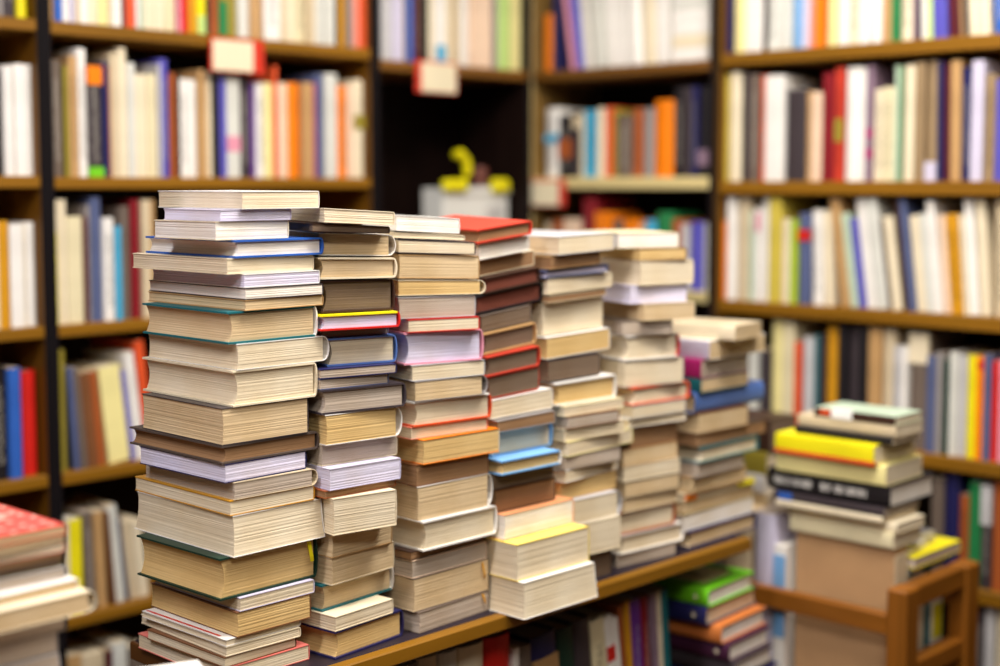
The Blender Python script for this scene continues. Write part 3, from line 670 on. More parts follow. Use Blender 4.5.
 ('pb', 'dark brown paperback, brown pages, seventh from top in the stack at table end', 'books in the stack at table end', 2.1737, 1.619, 1.0322, 0.36, 0.2213, 0.26, 0.0238, 0, 0, 'darkbrown', 'B', {}),
 ('hb', 'teal hardback, cream pages, eighth from top in the stack at table end', 'books in the stack at table end', 2.1608, 1.6147, 1.0044, 1.04, 0.1885, 0.26, 0.0274, 0, 0, 'teal', 'C', {}),
 ('pb', 'grey paperback, greyish pages, ninth from top in the stack at table end', 'books in the stack at table end', 2.1376, 1.6001, 0.9783, 0.89, 0.1501, 0.2221, 0.0257, 0, 0, 'grey', 'G', {}),
 ('pb', 'tan paperback, tan pages, tenth from top in the stack at table end', 'books in the stack at table end', 2.1435, 1.617, 0.9495, -0.69, 0.1722, 0.2428, 0.0284, 0, 0, 'tan', 'T', {}),
 ('pb', 'cream paperback, cream pages, eleventh from top in the stack at table end', 'books in the stack at table end', 2.1605, 1.6332, 0.9333, -0.5, 0.2212, 0.26, 0.0158, 0, 0, 'cream', 'C', {'slip': '1'}),
 ('pb', 'olive paperback, tan pages, twelfth from top in the stack at table end', 'books in the stack at table end', 2.1578, 1.6344, 0.9098, 0.21, 0.2187, 0.26, 0.0231, 0, 0, 'olive', 'T', {}),
 ('pb', 'white paperback, white pages, thirteenth from top in the stack at table end', 'books in the stack at table end', 2.1595, 1.6347, 0.8808, -0.19, 0.2166, 0.26, 0.0286, 0, 0, 'white', 'W', {}),
 ('hb', 'navy hardback, tan pages, lowest in the stack at table end', 'books in the stack at table end', 2.1626, 1.6277, 0.85, 0.98, 0.2163, 0.26, 0.0304, 0, 0, 'navy', 'T', {}),
 ('pb', 'mint paperback, cream pages, topmost on the pile on the trolley', 'books in the pile on the trolley', 2.3949, 1.3396, 1.0644, -0.1, 0.101, 0.167, 0.016, 0, 0, 'mint', 'C', {'flip': '1', 'spine': 'darkbrown', 'sticker': '1'}),
 ('pb', 'beige paperback, cream pages, second from top in the pile on the trolley', 'books in the pile on the trolley', 2.3968, 1.3567, 1.0426, 0.2, 0.1033, 0.2031, 0.0214, 0, 0, 'beige', 'C', {'flip': '1'}),
 ('pb', 'slim black paperback, cream pages, third from top in the pile on the trolley', 'books in the pile on the trolley', 2.3917, 1.3603, 1.028, 0.97, 0.1045, 0.2, 0.0142, 0, 0, 'black', 'C', {'flip': '1'}),
 ('pb', 'yellow paperback, cream pages, fourth from top in the pile on the trolley', 'books in the pile on the trolley', 2.3975, 1.3868, 0.9915, -0.19, 0.1559, 0.2092, 0.0361, 0, 0, 'yellow', 'C', {'flip': '1', 'band': 'redorange'}),
 ('pb', 'pale yellow paperback, cream pages, fifth from top in the pile on the trolley', 'books in the pile on the trolley', 2.4044, 1.3822, 0.954, 1.0, 0.1435, 0.2296, 0.0371, 0, 0, 'paleyellow', 'C', {'flip': '1'}),
 ('hb', 'black hardback, white pages, sixth from top in the pile on the trolley', 'books in the pile on the trolley', 2.4263, 1.3903, 0.9127, 0.0, 0.172, 0.26, 0.0409, 0, 0, 'black', 'W', {'flip': '1', 'lettering': '1'}),
 ('pb', 'charcoal paperback, greyish pages, seventh from top in the pile on the trolley', 'books in the pile on the trolley', 2.4011, 1.3853, 0.8971, 0.08, 0.1359, 0.235, 0.0152, 0, 0, 'charcoal', 'G', {'flip': '1', 'bluepatch': '1'}),
 ('pb', 'slim cream paperback, cream pages, eighth from top in the pile on the trolley', 'books in the pile on the trolley', 2.3987, 1.3822, 0.8851, 0.06, 0.1356, 0.2241, 0.0116, 0, 0, 'cream', 'C', {'flip': '1'}),
 ('pb', 'cream paperback, cream pages, ninth from top in the pile on the trolley', 'books in the pile on the trolley', 2.4034, 1.367, 0.8667, -1.16, 0.1021, 0.2356, 0.018, 0, 0, 'cream', 'C', {'flip': '1'}),
 ('pb', 'ivory paperback, cream pages, lowest in the pile on the trolley', 'books in the pile on the trolley', 2.3982, 1.3634, 0.838, -0.14, 0.1052, 0.2168, 0.0283, 0, 0, 'ivory', 'C', {'flip': '1'}),
 ('pb', 'thick dark brown paperback, dark taupe pages, topmost on the dark pile behind the trolley pile', 'books in the dark pile behind the trolley pile', 2.4572, 1.625, 0.9666, -0.76, 0.095, 0.13, 0.0657, 0, 0, 'darkbrown', 'D', {'flip': '1'}),
 ('pb', 'thick olive paperback, cream pages, second from top in the dark pile behind the trolley pile', 'books in the dark pile behind the trolley pile', 2.4542, 1.6283, 0.9204, -1.19, 0.095, 0.13, 0.0458, 0, 0, 'olive', 'C', {'flip': '1'}),
 ('pb', 'silver paperback, white pages, third from top in the dark pile behind the trolley pile', 'books in the dark pile behind the trolley pile', 2.447, 1.6352, 0.8841, 0.72, 0.095, 0.13, 0.0359, 0, 0, 'silver', 'W', {'flip': '1'}),
 ('pb', 'beige paperback, greyish pages, lowest in the dark pile behind the trolley pile', 'books in the dark pile behind the trolley pile', 2.4573, 1.625, 0.86, -0.79, 0.095, 0.13, 0.0237, 0, 0, 'beige', 'G', {'flip': '1'}),
 ('hb', 'lime hardback, white pages, topmost on the green-topped pile under table', 'books in the green-topped pile under table', 2.1449, 1.5759, 0.7457, 3.94, 0.1624, 0.21, 0.0323, 0, 0, 'lime', 'W', {'flip': '1', 'mark': '1', 'picture': '1'}),
 ('hb', 'navy hardback, cream pages, second from top in the green-topped pile under table', 'books in the green-topped pile under table', 2.1524, 1.5798, 0.7111, 4.54, 0.1843, 0.21, 0.0342, 0, 0, 'navy', 'C', {'flip': '1', 'mark': '1'}),
 ('hb', 'amber hardback, white pages, third from top in the green-topped pile under table', 'books in the green-topped pile under table', 2.161, 1.5588, 0.6782, 4.14, 0.1623, 0.21, 0.0325, 0, 0, 'amber', 'W', {'flip': '1'}),
 ('hb', 'plum hardback, white pages, fourth from top in the green-topped pile under table', 'books in the green-topped pile under table', 2.1642, 1.5469, 0.6452, 3.58, 0.1461, 0.21, 0.0326, 0, 0, 'plum', 'W', {'flip': '1', 'mark': '1'}),
 ('hb', 'charcoal hardback, white pages, fifth from top in the green-topped pile under table', 'books in the green-topped pile under table', 2.1664, 1.5377, 0.614, 4.04, 0.1344, 0.21, 0.0308, 0, 0, 'charcoal', 'W', {'flip': '1'}),
 ('mag', 'red-orange magazine dotted with white, topmost on the magazine pile on the other table', 'magazines and books piled on the other table', 0.6472, 1.4798, 1.1373, 0.22, 0.21, 0.28, 0.0096, 0, 0, 'redorange', 'T', {'dots': '1'}),
 ('mag', 'charcoal magazine, second from top in the magazine pile on the other table', 'magazines and books piled on the other table', 0.6441, 1.4791, 1.1283, 1.14, 0.21, 0.28, 0.0086, 0, 0, 'charcoal', 'T', {}),
 ('mag', 'rose magazine, third from top in the magazine pile on the other table', 'magazines and books piled on the other table', 0.6506, 1.4842, 1.1188, -1.58, 0.21, 0.28, 0.0091, 0, 0, 'rose', 'C', {}),
 ('mag', 'charcoal magazine, fourth from top in the magazine pile on the other table', 'magazines and books piled on the other table', 0.6445, 1.4826, 1.1114, 0.24, 0.21, 0.28, 0.007, 0, 0, 'charcoal', 'B', {}),
 ('mag', 'olive magazine, fifth from top in the magazine pile on the other table', 'magazines and books piled on the other table', 0.646, 1.4865, 1.1029, -1.01, 0.21, 0.28, 0.0081, 0, 0, 'olive', 'D', {}),
 ('mag', 'silver magazine, sixth from top in the magazine pile on the other table', 'magazines and books piled on the other table', 0.6485, 1.4834, 1.0902, -0.89, 0.21, 0.28, 0.0123, 0, 0, 'silver', 'G', {}),
 ('pb', 'white paperback, seventh from top in the magazine pile on the other table', 'magazines and books piled on the other table', 0.6732, 1.4456, 1.0785, 1.09, 0.17, 0.23, 0.0113, 0, 0, 'white', 'T', {}),
 ('pb', 'cream paperback, eighth from top in the magazine pile on the other table', 'magazines and books piled on the other table', 0.6877, 1.4342, 1.0561, 0.03, 0.17, 0.23, 0.022, 0, 0, 'cream', 'T', {'round': '1'}),
 ('pb', 'taupe paperback, ninth from top in the magazine pile on the other table', 'magazines and books piled on the other table', 0.665, 1.4573, 1.0347, 0.25, 0.17, 0.23, 0.021, 0, 0, 'taupe', 'G', {}),
 ('pb', 'grey paperback, tenth from top in the magazine pile on the other table', 'magazines and books piled on the other table', 0.6572, 1.4626, 1.0112, 1.04, 0.17, 0.23, 0.0231, 0, 0, 'grey', 'G', {}),
 ('pb', 'silver paperback, eleventh from top in the magazine pile on the other table', 'magazines and books piled on the other table', 0.657, 1.4605, 0.952, 1.65, 0.17, 0.23, 0.0588, 0, 0, 'silver', 'G', {}),
 ('pb', 'thick grey paperback lowest in the magazine pile on the other table', 'magazines and books piled on the other table', 0.657, 1.4605, 0.85, 0.5, 0.17, 0.23, 0.0505, 0, 0, 'grey', 'G', {}),
 ('pb', 'thick beige paperback, next above the lowest in the magazine pile', 'magazines and books piled on the other table', 0.661, 1.4605, 0.901, -0.5, 0.17, 0.23, 0.0505, 0, 0, 'beige', 'T', {}),
 ('pb', 'glossy white paperback whose corner pokes up before the tallest stack', 'white books before the tallest stack', 0.8162, 1.2818, 0.9372, -22, 0.14, 0.21, 0.0216, 0, 0, 'white', 'W', {}),
 ('pb', 'thick cream paperback under the white one before the tallest stack', 'white books before the tallest stack', 0.8162, 1.2818, 0.85, -25, 0.14, 0.2, 0.0868, 0, 0, 'cream', 'C', {}),
]

# standing books: label, group, side, position along the shelf of the foot, shelf height, lean, thickness, height, depth, set back, colour, spine labels, printed
SHELVED = [
 ('grey spine, third from the black post, top visible shelf of the partly seen bookcase', 'books on the top visible shelf of the partly seen bookcase', 'L', 1.3378, 1.812, 0.0, 0.008, 0.2166, 0.148, 0.0069, 'grey', [], 0),
 ('charcoal spine, second from the black post, top visible shelf of the partly seen bookcase', 'books on the top visible shelf of the partly seen bookcase', 'L', 1.3462, 1.812, 0.0, 0.0258, 0.2268, 0.153, 0.0053, 'charcoal', [], 1),
 ('yellow spine, first from the black post, top visible shelf of the partly seen bookcase', 'books on the top visible shelf of the partly seen bookcase', 'L', 1.3752, 1.812, 0.0, 0.0236, 0.2203, 0.149, 0.0094, 'yellow', [], 0),
 ('black spine, third from the black post, second shelf of the partly seen bookcase', 'books on the second shelf of the partly seen bookcase', 'L', 1.3142, 1.514, 0.0, 0.0231, 0.1981, 0.139, 0.0088, 'black', [], 0),
 ('white spine, second from the black post, second shelf of the partly seen bookcase', 'books on the second shelf of the partly seen bookcase', 'L', 1.3388, 1.514, 0.0, 0.0234, 0.207, 0.15, 0.0026, 'white', [], 0),
 ('white spine, first from the black post, second shelf of the partly seen bookcase', 'books on the second shelf of the partly seen bookcase', 'L', 1.3649, 1.514, 0.0, 0.0351, 0.2126, 0.146, 0.0094, 'white', [], 0),
 ('ivory spine, fifth from the black post, third shelf of the partly seen bookcase', 'books on the third shelf of the partly seen bookcase', 'L', 1.301, 1.223, 0.0, 0.018, 0.2053, 0.146, 0.0014, 'ivory', [], 0),
 ('gold spine, fourth from the black post, third shelf of the partly seen bookcase', 'books on the third shelf of the partly seen bookcase', 'L', 1.3195, 1.223, 0.0, 0.0215, 0.2049, 0.132, 0.0044, 'gold', [], 0),
 ('white spine, third from the black post, third shelf of the partly seen bookcase', 'books on the third shelf of the partly seen bookcase', 'L', 1.3428, 1.223, 0.0, 0.0278, 0.1986, 0.126, 0.0024, 'white', [], 0),
 ('cream spine, second from the black post, third shelf of the partly seen bookcase', 'books on the third shelf of the partly seen bookcase', 'L', 1.3711, 1.223, 0.0, 0.0051, 0.1982, 0.126, 0.0067, 'cream', [], 0),
 ('white spine, first from the black post, third shelf of the partly seen bookcase', 'books on the third shelf of the partly seen bookcase', 'L', 1.3768, 1.223, 0.0, 0.024, 0.2017, 0.143, 0.009, 'white', [], 0),
 ('black spine, third from the black post, fourth shelf of the partly seen bookcase', 'books on the fourth shelf of the partly seen bookcase', 'L', 1.3, 0.93, 0.0, 0.0305, 0.2175, 0.141, 0.0072, 'black', [], 1),
 ('blue spine, second from the black post, fourth shelf of the partly seen bookcase', 'books on the fourth shelf of the partly seen bookcase', 'L', 1.3316, 0.93, 0.0, 0.029, 0.2147, 0.149, 0.0014, 'blue', [], 0),
 ('red spine, first from the black post, fourth shelf of the partly seen bookcase', 'books on the fourth shelf of the partly seen bookcase', 'L', 1.3615, 0.93, 0.0, 0.0337, 0.2058, 0.148, 0.0097, 'red', [], 0),
 ('tan spine, first from the outer end, top visible shelf of the red-tagged bookcase', 'books on the top visible shelf of the red-tagged bookcase', 'L', 1.443, 1.812, 0.0, 0.0062, 0.2032, 0.129, 0.0069, 'tan', [], 0),
 ('blue spine, second from the outer end, top visible shelf of the red-tagged bookcase', 'books on the top visible shelf of the red-tagged bookcase', 'L', 1.4496, 1.812, 0.0, 0.0161, 0.2472, 0.167, 0.0007, 'blue', [], 0),
 ('white spine, third from the outer end, top visible shelf of the red-tagged bookcase', 'books on the top visible shelf of the red-tagged bookcase', 'L', 1.4666, 1.812, 0.0, 0.0163, 0.2139, 0.154, 0.0063, 'white', [], 0),
 ('lilac spine, fourth from the outer end, top visible shelf of the red-tagged bookcase', 'books on the top visible shelf of the red-tagged bookcase', 'L', 1.4832, 1.812, 0.0, 0.0093, 0.2192, 0.155, 0.0008, 'lilac', [], 0),
 ('beige spine, fifth from the outer end, top visible shelf of the red-tagged bookcase', 'books on the top visible shelf of the red-tagged bookcase', 'L', 1.4934, 1.812, 0.0, 0.0107, 0.2494, 0.177, 0.0007, 'beige', [], 0),
 ('white spine, sixth from the outer end, top visible shelf of the red-tagged bookcase', 'books on the top visible shelf of the red-tagged bookcase', 'L', 1.5045, 1.812, 0.0, 0.0179, 0.2399, 0.17, 0.0045, 'white', [], 0),
 ('cream spine, seventh from the outer end, top visible shelf of the red-tagged bookcase', 'books on the top visible shelf of the red-tagged bookcase', 'L', 1.5229, 1.812, 0.0, 0.0218, 0.1997, 0.133, 0.0055, 'cream', [], 0),
 ('pale yellow spine, eighth from the outer end, top visible shelf of the red-tagged bookcase', 'books on the top visible shelf of the red-tagged bookcase', 'L', 1.5453, 1.812, 0.0, 0.0234, 0.2159, 0.155, 0.0027, 'paleyellow', [], 0),
 ('cream spine, ninth from the outer end, top visible shelf of the red-tagged bookcase', 'books on the top visible shelf of the red-tagged bookcase', 'L', 1.5697, 1.812, 0.0, 0.0067, 0.2209, 0.143, 0.0053, 'cream', [], 0),
 ('white spine, tenth from the outer end, top visible shelf of the red-tagged bookcase', 'books on the top visible shelf of the red-tagged bookcase', 'L', 1.5767, 1.812, 0.0, 0.0195, 0.2103, 0.138, 0.0011, 'white', [], 0),
 ('maroon spine, eleventh from the outer end, top visible shelf of the red-tagged bookcase', 'books on the top visible shelf of the red-tagged bookcase', 'L', 1.5973, 1.812, 0.0, 0.0081, 0.2017, 0.13, 0.0005, 'maroon', [], 0),
 ('red-orange spine, twelfth from the outer end, top visible shelf of the red-tagged bookcase', 'books on the top visible shelf of the red-tagged bookcase', 'L', 1.6059, 1.812, 0.0, 0.0266, 0.2091, 0.136, 0.0031, 'redorange', [], 0),
 ('white spine, thirteenth from the outer end, top visible shelf of the red-tagged bookcase', 'books on the top visible shelf of the red-tagged bookcase', 'L', 1.6336, 1.812, 0.0, 0.0083, 0.2333, 0.155, 0.0076, 'white', [], 0),
 ('mint spine, fourteenth from the outer end, top visible shelf of the red-tagged bookcase', 'books on the top visible shelf of the red-tagged bookcase', 'L', 1.6424, 1.812, 0.0, 0.0088, 0.1912, 0.126, 0.005, 'mint', [], 0),
 ('cream spine, fifteenth from the outer end, top visible shelf of the red-tagged bookcase', 'books on the top visible shelf of the red-tagged bookcase', 'L', 1.6517, 1.812, 0.0, 0.0216, 0.2232, 0.145, 0.0035, 'cream', [], 0),
 ('cream spine, sixteenth from the outer end, top visible shelf of the red-tagged bookcase', 'books on the top visible shelf of the red-tagged bookcase', 'L', 1.6744, 1.812, 0.0, 0.0306, 0.2164, 0.138, 0.0025, 'cream', [], 0),
 ('ivory spine, seventeenth from the outer end, top visible shelf of the red-tagged bookcase', 'books on the top visible shelf of the red-tagged bookcase', 'L', 1.7056, 1.812, 0.0, 0.0239, 0.1911, 0.12, 0.0073, 'ivory', [], 0),
 ('pink spine, eighteenth from the outer end, top visible shelf of the red-tagged bookcase', 'books on the top visible shelf of the red-tagged bookcase', 'L', 1.7302, 1.812, 0.0, 0.0077, 0.2099, 0.144, 0.0019, 'pink', [], 0),
 ('red spine, nineteenth from the outer end, top visible shelf of the red-tagged bookcase', 'books on the top visible shelf of the red-tagged bookcase', 'L', 1.7383, 1.812, 0.0, 0.0218, 0.2274, 0.154, 0.0093, 'red', [], 0),
 ('gold spine, twentieth from the outer end, top visible shelf of the red-tagged bookcase', 'books on the top visible shelf of the red-tagged bookcase', 'L', 1.7611, 1.812, 0.0, 0.0189, 0.2207, 0.142, 0.0082, 'gold', [], 0),
 ('yellow spine, twenty-first from the outer end, top visible shelf of the red-tagged bookcase', 'books on the top visible shelf of the red-tagged bookcase', 'L', 1.7806, 1.812, 0.0, 0.0191, 0.1939, 0.13, 0.005, 'yellow', ['.0,.2,palegreen'], 0),
 ('dark brown spine, twenty-second from the outer end, top visible shelf of the red-tagged bookcase', 'books on the top visible shelf of the red-tagged bookcase', 'L', 1.802, 1.812, 0.0, 0.0115, 0.2491, 0.176, 0.0039, 'darkbrown', [], 0),
 ('rust spine, twenty-third from the outer end, top visible shelf of the red-tagged bookcase', 'books on the top visible shelf of the red-tagged bookcase', 'L', 1.8146, 1.812, 0.0, 0.0191, 0.2373, 0.161, 0.0069, 'rust', [], 0),
 ('green spine, twenty-fourth from the outer end, top visible shelf of the red-tagged bookcase', 'books on the top visible shelf of the red-tagged bookcase', 'L', 1.8348, 1.812, 0.0, 0.0218, 0.2483, 0.178, 0.0034, 'green', ['.3,.6,olive'], 0),
 ('olive spine, twenty-fifth from the outer end, top visible shelf of the red-tagged bookcase', 'books on the top visible shelf of the red-tagged bookcase', 'L', 1.8575, 1.812, 0.0, 0.0283, 0.1963, 0.14, 0.0071, 'olive', [], 0),
 ('pale grey spine, twenty-sixth from the outer end, top visible shelf of the red-tagged bookcase', 'books on the top visible shelf of the red-tagged bookcase', 'L', 1.887, 1.812, 0.0, 0.0303, 0.2059, 0.143, 0.004, 'palegrey', [], 0),
 ('tan spine, twenty-seventh from the outer end, top visible shelf of the red-tagged bookcase', 'books on the top visible shelf of the red-tagged bookcase', 'L', 1.9182, 1.812, 0.0, 0.0307, 0.1924, 0.128, 0.0005, 'tan', [], 0),
 ('white spine, twenty-eighth from the outer end, top visible shelf of the red-tagged bookcase', 'books on the top visible shelf of the red-tagged bookcase', 'L', 1.9517, 1.812, 0.0, 0.0431, 0.2367, 0.154, 0.0007, 'white', [], 0),
 ('beige spine, twenty-ninth from the outer end, top visible shelf of the red-tagged bookcase', 'books on the top visible shelf of the red-tagged bookcase', 'L', 1.9958, 1.812, 0.0, 0.0181, 0.2062, 0.145, 0.0026, 'beige', [], 0),
 ('cream spine, thirtieth from the outer end, top visible shelf of the red-tagged bookcase', 'books on the top visible shelf of the red-tagged bookcase', 'L', 2.0148, 1.812, 0.0, 0.024, 0.1978, 0.128, 0.0008, 'cream', [], 0),
 ('ivory spine, thirty-first from the outer end, top visible shelf of the red-tagged bookcase', 'books on the top visible shelf of the red-tagged bookcase', 'L', 2.0396, 1.812, 0.0, 0.0339, 0.2153, 0.153, 0.0087, 'ivory', [], 0),
 ('beige spine, thirty-second from the outer end, top visible shelf of the red-tagged bookcase', 'books on the top visible shelf of the red-tagged bookcase', 'L', 2.0744, 1.812, 0.0, 0.0221, 0.2447, 0.17, 0.0028, 'beige', [], 0),
 ('pale grey spine, thirty-third from the outer end, top visible shelf of the red-tagged bookcase', 'books on the top visible shelf of the red-tagged bookcase', 'L', 2.0979, 1.812, 0.0, 0.0258, 0.2391, 0.157, 0.0029, 'palegrey', [], 0),
 ('pale grey spine, thirty-fourth from the outer end, top visible shelf of the red-tagged bookcase', 'books on the top visible shelf of the red-tagged bookcase', 'L', 2.1246, 1.812, 0.0, 0.027, 0.2055, 0.139, 0.0016, 'palegrey', [], 0),
 ('black spine, thirty-fifth from the outer end, top visible shelf of the red-tagged bookcase', 'books on the top visible shelf of the red-tagged bookcase', 'L', 2.1527, 1.812, 0.0, 0.0117, 0.199, 0.134, 0.0026, 'black', [], 0),
 ('gold spine, thirty-sixth from the outer end, top visible shelf of the red-tagged bookcase', 'books on the top visible shelf of the red-tagged bookcase', 'L', 2.166, 1.812, 0.0, 0.0281, 0.2452, 0.176, 0.0097, 'gold', [], 0),
 ('grey spine, thirty-seventh from the outer end, top visible shelf of the red-tagged bookcase', 'books on the top visible shelf of the red-tagged bookcase', 'L', 2.1956, 1.812, 0.0, 0.0113, 0.2242, 0.153, 0.0024, 'grey', [], 0),
 ('salmon spine, thirty-eighth from the outer end, top visible shelf of the red-tagged bookcase', 'books on the top visible shelf of the red-tagged bookcase', 'L', 2.2077, 1.812, 0.0, 0.0192, 0.232, 0.167, 0.0031, 'salmon', [], 0),
 ('red-orange spine, thirty-ninth from the outer end, top visible shelf of the red-tagged bookcase', 'books on the top visible shelf of the red-tagged bookcase', 'L', 2.2279, 1.812, 0.0, 0.0158, 0.1954, 0.13, 0.0, 'redorange', [], 0),
 ('taupe spine, first from the outer end, second shelf of the red-tagged bookcase', 'books on the second shelf of the red-tagged bookcase', 'L', 1.4369, 1.512, 0.0, 0.0277, 0.2264, 0.152, 0.0047, 'taupe', [], 1),
 ('olive spine, second from the outer end, second shelf of the red-tagged bookcase', 'books on the second shelf of the red-tagged bookcase', 'L', 1.4653, 1.512, 0.0, 0.0086, 0.2159, 0.147, 0.002, 'olive', [], 0),
 ('tan spine, third from the outer end, second shelf of the red-tagged bookcase', 'books on the second shelf of the red-tagged bookcase', 'L', 1.4746, 1.512, 0.0, 0.0185, 0.2362, 0.161, 0.0, 'tan', [], 0),
 ('white spine, fourth from the outer end, second shelf of the red-tagged bookcase', 'books on the second shelf of the red-tagged bookcase', 'L', 1.4937, 1.512, 0.0, 0.0222, 0.2521, 0.167, 0.0009, 'white', [], 0),
 ('charcoal spine, fifth from the outer end, second shelf of the red-tagged bookcase', 'books on the second shelf of the red-tagged bookcase', 'L', 1.5163, 1.512, 0.0, 0.0319, 0.2196, 0.147, 0.0004, 'charcoal', ['.83,1,orange', '0,.09,lime'], 1),
 ('navy spine, sixth from the outer end, second shelf of the red-tagged bookcase', 'books on the second shelf of the red-tagged bookcase', 'L', 1.5489, 1.512, 0.0, 0.015, 0.2289, 0.146, 0.003, 'navy', [], 0),
 ('rust spine, seventh from the outer end, second shelf of the red-tagged bookcase', 'books on the second shelf of the red-tagged bookcase', 'L', 1.5643, 1.512, 0.0, 0.0054, 0.2216, 0.145, 0.0059, 'rust', [], 0),
 ('beige spine, eighth from the outer end, second shelf of the red-tagged bookcase', 'books on the second shelf of the red-tagged bookcase', 'L', 1.5708, 1.512, 0.0, 0.0169, 0.2482, 0.169, 0.0075, 'beige', [], 0),
 ('cream spine, ninth from the outer end, second shelf of the red-tagged bookcase', 'books on the second shelf of the red-tagged bookcase', 'L', 1.5886, 1.512, 0.0, 0.0187, 0.2594, 0.18, 0.0072, 'cream', [], 0),
 ('pale grey spine, tenth from the outer end, second shelf of the red-tagged bookcase', 'books on the second shelf of the red-tagged bookcase', 'L', 1.6077, 1.512, 0.0, 0.0177, 0.2305, 0.164, 0.0039, 'palegrey', [], 0),
 ('cream spine, eleventh from the outer end, second shelf of the red-tagged bookcase', 'books on the second shelf of the red-tagged bookcase', 'L', 1.6258, 1.512, 0.0, 0.0296, 0.2097, 0.139, 0.0098, 'cream', [], 0),
 ('ivory spine, twelfth from the outer end, second shelf of the red-tagged bookcase', 'books on the second shelf of the red-tagged bookcase', 'L', 1.6561, 1.512, 0.0, 0.0205, 0.2111, 0.137, 0.0072, 'ivory', [], 0),
 ('silver spine, thirteenth from the outer end, second shelf of the red-tagged bookcase', 'books on the second shelf of the red-tagged bookcase', 'L', 1.6775, 1.512, 0.0, 0.0074, 0.2324, 0.161, 0.0004, 'silver', [], 0),
 ('violet spine, fourteenth from the outer end, second shelf of the red-tagged bookcase', 'books on the second shelf of the red-tagged bookcase', 'L', 1.686, 1.512, 0.0, 0.0244, 0.2436, 0.172, 0.0089, 'violet', [], 1),
 ('rust spine, fifteenth from the outer end, second shelf of the red-tagged bookcase', 'books on the second shelf of the red-tagged bookcase', 'L', 1.7108, 1.512, 0.0, 0.0126, 0.216, 0.149, 0.0073, 'rust', [], 0),
 ('dark brown spine, sixteenth from the outer end, second shelf of the red-tagged bookcase', 'books on the second shelf of the red-tagged bookcase', 'L', 1.7241, 1.512, 0.0, 0.0066, 0.2145, 0.152, 0.0014, 'darkbrown', [], 0),
 ('white spine, seventeenth from the outer end, second shelf of the red-tagged bookcase', 'books on the second shelf of the red-tagged bookcase', 'L', 1.7318, 1.512, 0.0, 0.022, 0.2049, 0.14, 0.005, 'white', [], 1),
 ('white spine, eighteenth from the outer end, second shelf of the red-tagged bookcase', 'books on the second shelf of the red-tagged bookcase', 'L', 1.7545, 1.512, 0.0, 0.024, 0.2041, 0.145, 0.008, 'white', [], 0),
 ('tan spine, nineteenth from the outer end, second shelf of the red-tagged bookcase', 'books on the second shelf of the red-tagged bookcase', 'L', 1.7795, 1.512, 0.0, 0.0218, 0.2263, 0.16, 0.0058, 'tan', [], 0),
 ('cream spine, twentieth from the outer end, second shelf of the red-tagged bookcase', 'books on the second shelf of the red-tagged bookcase', 'L', 1.802, 1.512, 0.0, 0.0109, 0.223, 0.16, 0.0068, 'cream', [], 0),
 ('black spine, twenty-first from the outer end, second shelf of the red-tagged bookcase', 'books on the second shelf of the red-tagged bookcase', 'L', 1.8139, 1.512, 0.0, 0.0163, 0.2175, 0.152, 0.0023, 'black', [], 0),
 ('violet spine, twenty-second from the outer end, second shelf of the red-tagged bookcase', 'books on the second shelf of the red-tagged bookcase', 'L', 1.8309, 1.512, 0.0, 0.0162, 0.2163, 0.138, 0.0013, 'violet', [], 0),
 ('pale grey spine, twenty-third from the outer end, second shelf of the red-tagged bookcase', 'books on the second shelf of the red-tagged bookcase', 'L', 1.8479, 1.512, 0.0, 0.0348, 0.222, 0.148, 0.001, 'palegrey', ['.25,.4,pink'], 0),
 ('charcoal spine, twenty-fourth from the outer end, second shelf of the red-tagged bookcase', 'books on the second shelf of the red-tagged bookcase', 'L', 1.8842, 1.512, 0.0, 0.0309, 0.2196, 0.156, 0.0056, 'charcoal', [], 0),
 ('purple spine, twenty-fifth from the outer end, second shelf of the red-tagged bookcase', 'books on the second shelf of the red-tagged bookcase', 'L', 1.9157, 1.512, 0.0, 0.0112, 0.2077, 0.144, 0.0063, 'purple', [], 0),
 ('white spine, twenty-sixth from the outer end, second shelf of the red-tagged bookcase', 'books on the second shelf of the red-tagged bookcase', 'L', 1.9282, 1.512, 0.0, 0.0255, 0.2066, 0.144, 0.0049, 'white', [], 0),
 ('pale yellow spine, twenty-seventh from the outer end, second shelf of the red-tagged bookcase', 'books on the second shelf of the red-tagged bookcase', 'L', 1.9546, 1.512, 0.0, 0.0212, 0.2078, 0.131, 0.008, 'paleyellow', [], 0),
 ('red-orange spine, twenty-eighth from the outer end, second shelf of the red-tagged bookcase', 'books on the second shelf of the red-tagged bookcase', 'L', 1.9772, 1.512, 0.0, 0.011, 0.2459, 0.172, 0.005, 'redorange', [], 0),
 ('peach spine, twenty-ninth from the outer end, second shelf of the red-tagged bookcase', 'books on the second shelf of the red-tagged bookcase', 'L', 1.9887, 1.512, 0.0, 0.0268, 0.2096, 0.143, 0.0066, 'peach', [], 0),
 ('orange spine, thirtieth from the outer end, second shelf of the red-tagged bookcase', 'books on the second shelf of the red-tagged bookcase', 'L', 2.0163, 1.512, 0.0, 0.037, 0.2113, 0.135, 0.0074, 'orange', [], 0),
 ('tan spine, thirty-first from the outer end, second shelf of the red-tagged bookcase', 'books on the second shelf of the red-tagged bookcase', 'L', 2.0548, 1.512, 0.0, 0.0314, 0.213, 0.14, 0.0007, 'tan', [], 0),
 ('magenta spine, thirty-second from the outer end, second shelf of the red-tagged bookcase', 'books on the second shelf of the red-tagged bookcase', 'L', 2.087, 1.512, 0.0, 0.0118, 0.2142, 0.141, 0.0073, 'magenta', [], 0),
 ('slate spine, thirty-third from the outer end, second shelf of the red-tagged bookcase', 'books on the second shelf of the red-tagged bookcase', 'L', 2.1001, 1.512, 0.0, 0.0221, 0.2354, 0.154, 0.0074, 'slate', [], 0),
